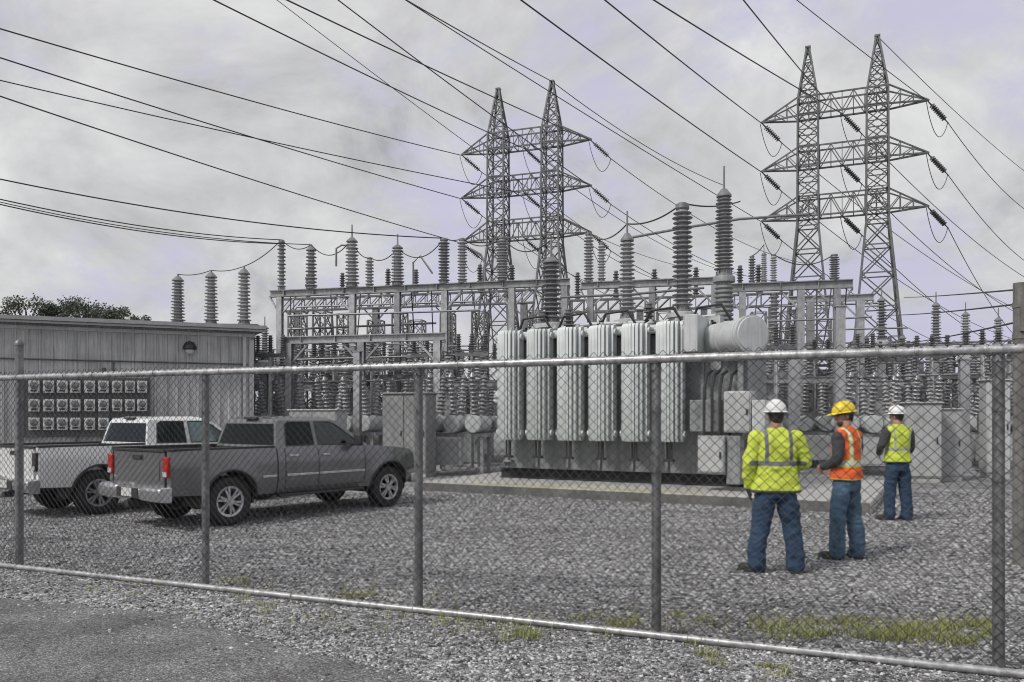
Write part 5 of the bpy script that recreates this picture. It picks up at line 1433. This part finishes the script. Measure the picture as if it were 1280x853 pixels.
def rings(b, rs, n=24):
    vs = []; fs = []
    for cx, cy, cz, rx, ry in rs:
        for k in range(n):
            a = 2 * math.pi * k / n; c, s = math.cos(a), math.sin(a); e = 0.8
            vs.append((cx + rx * math.copysign(abs(c) ** e, c), cy + ry * math.copysign(abs(s) ** e, s), cz))
    for i in range(len(rs) - 1):
        for k in range(n):
            a, bb = i * n + k, i * n + (k + 1) % n; fs.append((a, bb, bb + n, a + n))
    fs.append(tuple(reversed(range(n)))); fs.append(tuple(range((len(rs) - 1) * n, len(rs) * n)))
    b.add(vs, fs)
def hand(b, wrist, dirv, side, k=1.0, curl=0.6, fat=1.0):
    """palm, four fingers and a thumb; dirv = pointing direction, side = +1 thumb towards +x"""
    d = Vector(dirv).normalized()
    pn = Vector((side, 0.0, 0)); pn = (pn - d * pn.dot(d)).normalized()       # palm normal (towards the body)
    w_ = d.cross(pn)                                                        # across the knuckles
    if w_.y > 0: w_ = -w_
    W = Vector(wrist)
    M = Matrix((w_, pn, d)).transposed()
    b.ball(W + d * 0.05 * k, 0.043 * k, 0.017 * k * fat, 0.056 * k, 12, 8, M)
    b.tube([W - d * 0.04, W + d * 0.03], [0.028 * fat, 0.03 * fat], 10)
    for i, ln in enumerate((0.072, 0.08, 0.075, 0.058)):
        base = W + d * 0.09 * k - w_ * ((i - 1.5) * 0.0225 * k)
        pts = [base]; dd = d.copy()
        for j in range(3):
            dd = (dd + pn * curl * 0.55).normalized(); pts.append(pts[-1] + dd * ln * k * (0.45, 0.32, 0.27)[j])
        b.tube([W + d * 0.055 * k - w_ * ((i - 1.5) * 0.018 * k)] + pts, [0.0085 * fat, 0.0085 * fat, 0.008 * fat, 0.0075 * fat, 0.006 * fat], 8)
    t0 = W + d * 0.03 * k + w_ * 0.026 * k
    b.tube([t0 - w_ * 0.01, t0 + w_ * 0.028 * k + d * 0.02 * k, t0 + w_ * 0.036 * k + d * 0.05 * k + pn * 0.012, t0 + w_ * 0.032 * k + d * 0.072 * k + pn * 0.02], [0.012 * fat, 0.0115 * fat, 0.0095 * fat, 0.0075 * fat], 8)

def person(label, loc, rz, pose, top, legsm, helm, seed, gloves=False, beard=False):
    r = thing('person', label, 'person', loc, rz, 'workers in hard hats standing in the yard')
    hipz = 0.92; J = pose
    hx = 0.105; bulk = J.get('bulk', 1.0)
    HR = Matrix.Rotation(J.get('head_yaw', 0), 3, 'Z') @ Matrix.Rotation(J.get('head_pitch', 0), 3, 'X')
    hc = Vector((J.get('headx', 0), J.get('heady', 0.03), 1.665))
    H = lambda x, y, z: hc + HR @ Vector((x, y, z))
    # --- body (skin)
    b = MB()
    rings(b, [(0, 0, 0.84, 0.12 * bulk, 0.08), (0, 0, 0.95, 0.12 * bulk, 0.075), (0, 0, 1.08, 0.13 * bulk, 0.085), (0, 0, 1.28, 0.17 * bulk, 0.11), (0, 0, 1.42, 0.17 * bulk, 0.095), (0, 0, 1.48, 0.08, 0.07)])
    b.tube([(0, 0, 1.42), hc + Vector((0, -0.02, -0.06))], [0.065, 0.058], 14)
    b.ball(H(0, -0.008, 0.02), 0.077, 0.097, 0.105, 18, 12, HR)
    b.ball(H(0, 0.025, -0.055), 0.056, 0.066, 0.062, 16, 10, HR)
    b.tube([H(0, 0.085, 0.012), H(0, 0.112, -0.022), H(0, 0.09, -0.032)], [0.01, 0.015, 0.012], 8)      # nose
    b.ball(H(0, 0.082, -0.068), 0.022, 0.012, 0.007, 10, 6, HR)                                          # lips
    b.ball(H(0, 0.075, -0.1), 0.024, 0.02, 0.018, 10, 6, HR)                                             # chin
    b.ball(H(0, 0.078, 0.028), 0.05, 0.018, 0.01, 10, 6, HR)                                             # brow
    for s in (-1, 1): b.ball(H(s * 0.079, -0.008, -0.012), 0.012, 0.02, 0.032, 10, 8, HR)
    for s, nm in ((-1, 'L'), (1, 'R')):
        sh, el, wr = [Vector(q) for q in J['arm' + nm]]
        limb(b, [sh, el, wr], [0.055, 0.042, 0.03]); 
        hd_ = (wr - el).normalized()
        hand(b, wr, hd_, -s, 1.05, J.get('curl', 0.5))
        hp, kn, an_ = (s * hx * 0.8, 0, hipz - 0.06), J['knee' + nm], J['foot' + nm]
        fy = J.get('toe' + nm, 0)
        limb(b, [hp, kn, (an_[0], an_[1], 0.1)], [0.072, 0.052, 0.042])
        fd = Vector((math.sin(-fy), math.cos(fy), 0))
        b.tube([Vector((an_[0], an_[1], 0.05)) - fd * 0.05, Vector((an_[0], an_[1], 0.045)) + fd * 0.08, Vector((an_[0], an_[1], 0.035)) + fd * 0.15], [0.035, 0.035, 0.02], 10)
    body = remeshed(b, 'body', SKIN, r, 0.0065, 2)
    for s in (-1, 1):
        b = MB(); b.ball(H(s * 0.031, 0.077, 0.008), 0.011, 0.011, 0.009); b.build('eye', EYEM, r)
    # hair: back and sides under the helmet
    b = MB(); b.ball(H(0, -0.02, 0.015), 0.083, 0.094, 0.09, 18, 12, HR); b.ball(H(0, -0.052, -0.035), 0.062, 0.05, 0.05, 14, 8, HR)
    if beard: b.ball(H(0, 0.035, -0.08), 0.06, 0.062, 0.045, 14, 8, HR)
    remeshed(b, 'hair', HAIR, r, 0.008, 1, 0.002, 60, seed)
    # --- trousers
    b = MB(); fl_ = J.get('flare', 1.0)
    rings(b, [(0, 0, 0.80, 0.165 * bulk, 0.125), (0, -0.005, 0.88, 0.178 * bulk, 0.128), (0, 0, 0.97, 0.155 * bulk, 0.105), (0, 0, 1.02, 0.14 * bulk, 0.095)])
    for s, nm in ((-1, 'L'), (1, 'R')):
        an_ = Vector(J['foot' + nm]); kn = Vector(J['knee' + nm])
        limb(b, [(s * hx * 0.85, 0, hipz - 0.075), (s * hx * 0.6 + kn.x * 0.4, kn.y * 0.4, 0.72), kn, (an_[0], an_[1], 0.26), (an_[0], an_[1] + 0.005, 0.085)], [0.098 * bulk, 0.104 * bulk, 0.088 * fl_, 0.083 * fl_, 0.088 * fl_], 16)
    remeshed(b, 'trousers', legsm, r, 0.009, 2, 0.010, 8, seed, 0.011)
        # --- boots
    for s, nm in ((-1, 'L'), (1, 'R')):
        an_ = J['foot' + nm]; fy = J.get('toe' + nm, 0); fd = Vector((math.sin(-fy), math.cos(fy), 0)); c = Vector((an_[0], an_[1], 0))
        b = MB(); Mz = Matrix.Rotation(fy, 3, 'Z')
        b.ball(c + fd * 0.12 + Vector((0, 0, 0.047)), 0.053, 0.095, 0.044, 14, 8, Mz); b.ball(c + fd * 0.01 + Vector((0, 0, 0.055)), 0.046, 0.08, 0.05, 14, 8, Mz)
        b.tube([c + Vector((0, 0, 0.04)), c + Vector((0, 0, 0.2))], [0.05, 0.054], 12)
        b.box(c + fd * 0.07 + Vector((0, 0, 0.014)), (0.098, 0.285, 0.028), fy)
        remeshed(b, 'boot', BOOT, r, 0.009, 2)
    # --- upper clothing
    kind, m_top, m_sleeve = top
    def torso(b, g, hem, flare):
        rings(b, [(0, 0.0, hem, (0.205 + flare) * bulk + g, 0.158 + g), (0, 0, hem + 0.1, (0.20 + flare * 0.6) * bulk + g, 0.145 + g), (0, 0, 1.13, 0.19 * bulk + g, 0.135 + g), (0, -0.005, 1.28, 0.202 * bulk + g, 0.137 + g),
                  (0, -0.012, 1.39, 0.205 * bulk + g, 0.122 + g), (0, -0.01, 1.455, 0.18 * bulk + g, 0.095 + g), (0, -0.005, 1.50, 0.11 + g, 0.078 + g), (0, 0.0, 1.535, 0.072 + g, 0.07 + g)])
    def sleeves(b, g):
        for nm in 'LR':
            sh, el, wr = [Vector(q) for q in J['arm' + nm]]
            limb(b, [sh, el, wr - (wr - el).normalized() * 0.01], [0.078 + g, 0.064 + g, 0.05 + g], 14)
    if kind == 'jacket':
        b = MB(); torso(b, 0.0, J.get('hem', 0.87), J.get('hemflare', 0.03)); sleeves(b, 0.004)
        remeshed(b, 'jacket', m_top, r, 0.009, 2, 0.014, 6, seed, 0.011)
    else:
        b = MB(); torso(b, -0.022, 0.95, 0); sleeves(b, -0.006)
        remeshed(b, 'shirt', m_sleeve, r, 0.009, 2, 0.008, 8, seed, 0.008)
        b = MB(); torso(b, 0.0, J.get('hem', 0.93), 0.015)
        for nm in 'LR':
            sh = Vector(J['arm' + nm][0]); b.ball(sh + Vector((-math.copysign(0.035, sh.x), -0.005, 0.012)), 0.072, 0.082, 0.078)
        remeshed(b, 'vest', m_top, r, 0.009, 2, 0.008, 7, seed + 3, 0.007)
    if gloves:
        for s, nm in ((-1, 'L'), (1, 'R')):
            sh, el, wr = [Vector(q) for q in J['arm' + nm]]
            b = MB(); hand(b, wr, (wr - el), -s, 1.08, J.get('curl', 0.5), 1.28); remeshed(b, 'glove', GLOVE, r, 0.006, 1)
    # --- hard hat
    b = MB()
    pr = [(0.118, 0.045), (0.122, 0.05), (0.121, 0.075), (0.114, 0.11), (0.098, 0.14), (0.07, 0.162), (0.035, 0.173), (0.004, 0.176)]
    b.lathe(pr, H(0, -0.005, 0.0), 28, M=HR, ex=0.9, ey=1.1, cap=False)
    b.lathe([(0.112, 0.046), (0.142, 0.038), (0.144, 0.042), (0.118, 0.055)], H(0, 0.0, 0.0), 28, M=HR, ex=0.92, ey=1.12, cap=False)
    vs = []
    for k in range(9):
        a = R(40 + 100 * k / 8)
        for rr_, z in ((0.125, 0.05), (0.125 + 0.052 * math.sin((a - R(40)) / R(100) * math.pi) ** 0.7, 0.032)):
            vs.append(H(math.cos(a) * rr_ * 0.92, math.sin(a) * rr_ * 1.12, z))
    b.add(vs + [v + Vector((0, 0, 0.005)) for v in vs], [(2 * k, 2 * k + 1, 2 * k + 3, 2 * k + 2) for k in range(8)] + [(18 + 2 * k, 18 + 2 * k + 2, 18 + 2 * k + 3, 18 + 2 * k + 1) for k in range(8)] + [(2 * k + 1, 19 + 2 * k, 21 + 2 * k, 2 * k + 3) for k in range(8)])
    for x in (-0.028, 0, 0.028):
        pts = [H(x, y, 0.178 - 0.55 * abs(y) ** 1.0 * abs(y) * 8.6 - abs(x) * 0.12 - 0.002) for y in [-0.09 + 0.02 * i for i in range(10)]]
        b.tube(pts, 0.007, 6)
    hh = b.build('hard_hat', helm, r)
    b = MB(); b.lathe([(0.104, 0.02), (0.106, 0.02), (0.106, 0.045), (0.104, 0.045)], H(0, -0.002, 0.0), 24, M=HR, ex=0.86, ey=1.05, cap=False); b.build('headband', PLAST, hh)
    return r

LIME = (0.58, 0.68, 0.075); ORANGE = (0.80, 0.13, 0.025)
JK = hivis('lime_jacket_fabric', LIME, 1.165, 0.024, (0.16, 0.16, 0.17), None, 0.125, 0.02, hem=(0.885, (0.10, 0.12, 0.05)))
VO = hivis('orange_vest_fabric', ORANGE, 1.12, 0.024, (0.62, 0.62, 0.58), (0.62, 0.62, 0.06), 0.105, 0.016, hem=(0.945, (0.6, 0.45, 0.1)))
VL = hivis('lime_vest_fabric', LIME, 1.14, 0.022, (0.36, 0.37, 0.33), None, 0.13, 0.014, hem=(0.95, (0.06, 0.12, 0.03)))
def place_person(px, py): q = G(px, py); return (q.x, q.y, 0)
person('worker in a lime jacket, dark gloves and white hard hat, nearest the fence', place_person(970, 716), R(-20) + R(16),
       {'armL': [(-0.205, -0.01, 1.43), (-0.285, -0.03, 1.16), (-0.275, 0.05, 0.93)], 'armR': [(0.205, -0.01, 1.43), (0.325, 0.0, 1.17), (0.19, 0.22, 1.10)],
        'footL': (-0.20, 0.0, 0), 'footR': (0.20, 0.0, 0), 'kneeL': (-0.155, 0.02, 0.5), 'kneeR': (0.165, 0.02, 0.5), 'toeL': R(55), 'toeR': R(-15), 'bulk': 1.06, 'hem': 0.865, 'hemflare': 0.036, 'head_yaw': R(6), 'flare': 1.06},
       ('jacket', JK, None), DENIM, HELW, 3, gloves=True)
person('bearded worker in an orange vest and yellow hard hat turned to the left', place_person(1058, 699), R(38),
       {'armL': [(-0.195, -0.01, 1.42), (-0.245, -0.03, 1.15), (-0.15, 0.2, 1.07)], 'armR': [(0.195, -0.01, 1.42), (0.25, 0.0, 1.16), (0.08, 0.22, 1.06)],
        'footL': (-0.11, 0.05, 0), 'footR': (0.13, -0.06, 0), 'kneeL': (-0.105, 0.05, 0.5), 'kneeR': (0.12, -0.01, 0.5), 'toeL': R(25), 'toeR': R(-35), 'bulk': 0.92, 'hem': 0.93, 'head_yaw': R(48), 'head_pitch': R(-8), 'flare': 0.98},
       ('vest', VO, SHIRT), DENIML, HELY, 11, beard=True)
person('farthest worker in a lime vest over dark sleeves with white hard hat', place_person(1122, 651), R(12),
       {'armL': [(-0.195, -0.01, 1.42), (-0.315, -0.01, 1.18), (-0.21, 0.17, 1.08)], 'armR': [(0.195, -0.01, 1.42), (0.255, -0.0, 1.16), (0.22, 0.16, 1.02)],
        'footL': (-0.10, 0.06, 0), 'footR': (0.17, 0.0, 0), 'kneeL': (-0.10, 0.05, 0.5), 'kneeR': (0.135, 0.0, 0.5), 'toeL': R(60), 'toeR': R(-10), 'bulk': 0.94, 'hem': 0.93, 'head_yaw': R(30), 'flare': 0.96},
       ('vest', VL, SHIRT), DENIM, HELW, 23)

# ------------------------------------------------------------------ trees
def tree(px, Y, ytop, wpx, label, seed, n_leaf=2600, name='leafy_tree'):
    rg = random.Random(seed); q = P(px, 522, Y); H = ZY(ytop, Y); cr = wpx / 2 / F * Y
    r = thing(name, label, 'tree', (q.x, q.y, 0), 0, 'trees beyond the building')
    b = MB(); th = H - cr * 1.5
    b.tube([(0, 0, -0.1), (0.05, 0, th * 0.5), (0.1, 0.05, th), (0.0, 0, H - cr * 0.5)], [0.24, 0.19, 0.14, 0.04], 10)
    lobes = []
    for i in range(13):
        a = rg.uniform(0, 6.28); e = rg.uniform(-0.5, 1.0); rr = cr * rg.uniform(0.35, 0.85)
        c = Vector((rr * math.cos(a), rr * math.sin(a), H - cr * 0.95 + e * cr * 0.62)); s = cr * rg.uniform(0.24, 0.46)
        if c.z + s > H: c.z = H - s
        lobes.append((c, s)); b.tube([(0.05, 0, th * rg.uniform(0.75, 1.0)), c * 0.5 + Vector((0, 0, th * 0.5)), c], [0.09, 0.055, 0.02], 6)
    b.build('trunk', BARK, r)
    vs = []; fs = []
    for i in range(n_leaf):
        c, s = rg.choice(lobes)
        d = Vector((rg.gauss(0, 1), rg.gauss(0, 1), rg.gauss(0, 1))).normalized() * s * (rg.random() ** 0.45) * rg.choice((1, 1, 1, 1.22))
        p = c + d; u = Vector((rg.gauss(0, 1), rg.gauss(0, 1), rg.gauss(0, 1))).normalized(); v = u.orthogonal().normalized(); w_ = u.cross(v); z = rg.uniform(0.07, 0.16)
        o = len(vs); vs += [p - v * z * 0.5, p + w_ * z * 0.45, p + v * z * 0.9, p - w_ * z * 0.45]; fs.append((o, o + 1, o + 2, o + 3))
    b = MB(); b.add(vs, fs); b.build('crown', LEAF, r, smooth=0, fixn=False)
for i, (px, Y, yt, wp, lb) in enumerate(((32, 58, 369, 62, 'leftmost leafy tree rising behind the building roof'), (72, 60, 374, 46, 'leafy tree behind the roof, right of the leftmost crown'),
        (106, 57, 369, 60, 'tall leafy tree behind the roof, in the middle of the clump'), (140, 60, 377, 48, 'lower leafy tree behind the roof, right of the tall one'), (170, 63, 387, 44, 'smallest leafy tree at the right end of the clump behind the roof'))):
    tree(px, Y, yt, wp, lb, 40 + i)
# distant belt of trees closing the horizon
rg = random.Random(9); vs = []; fs = []
for i in range(15000):
    x = rg.uniform(-150, 200); Y = rg.uniform(150, 165)
    h = 5.2 + 2.3 * noise.noise(Vector((x * 0.07, 0, 0))) + 1.5 * noise.noise(Vector((x * 0.31, 3, 0)))
    p = Vector((x, Y, h * rg.random() ** 0.7)); u = Vector((rg.gauss(0, 1), rg.gauss(0, 1), rg.gauss(0, 1))).normalized(); v = u.orthogonal().normalized(); w_ = u.cross(v); z = rg.uniform(0.5, 1.0)
    o = len(vs); vs += [p - v * z * 0.5, p + w_ * z * 0.45, p + v * z * 0.7, p - w_ * z * 0.45]; fs.append((o, o + 1, o + 2, o + 3))
b = MB(); b.add(vs, fs); tag(b.build('treeline', LEAF, smooth=0, fixn=False), 'low dark belt of distant trees along the horizon behind the yard', 'treeline', kind='stuff')
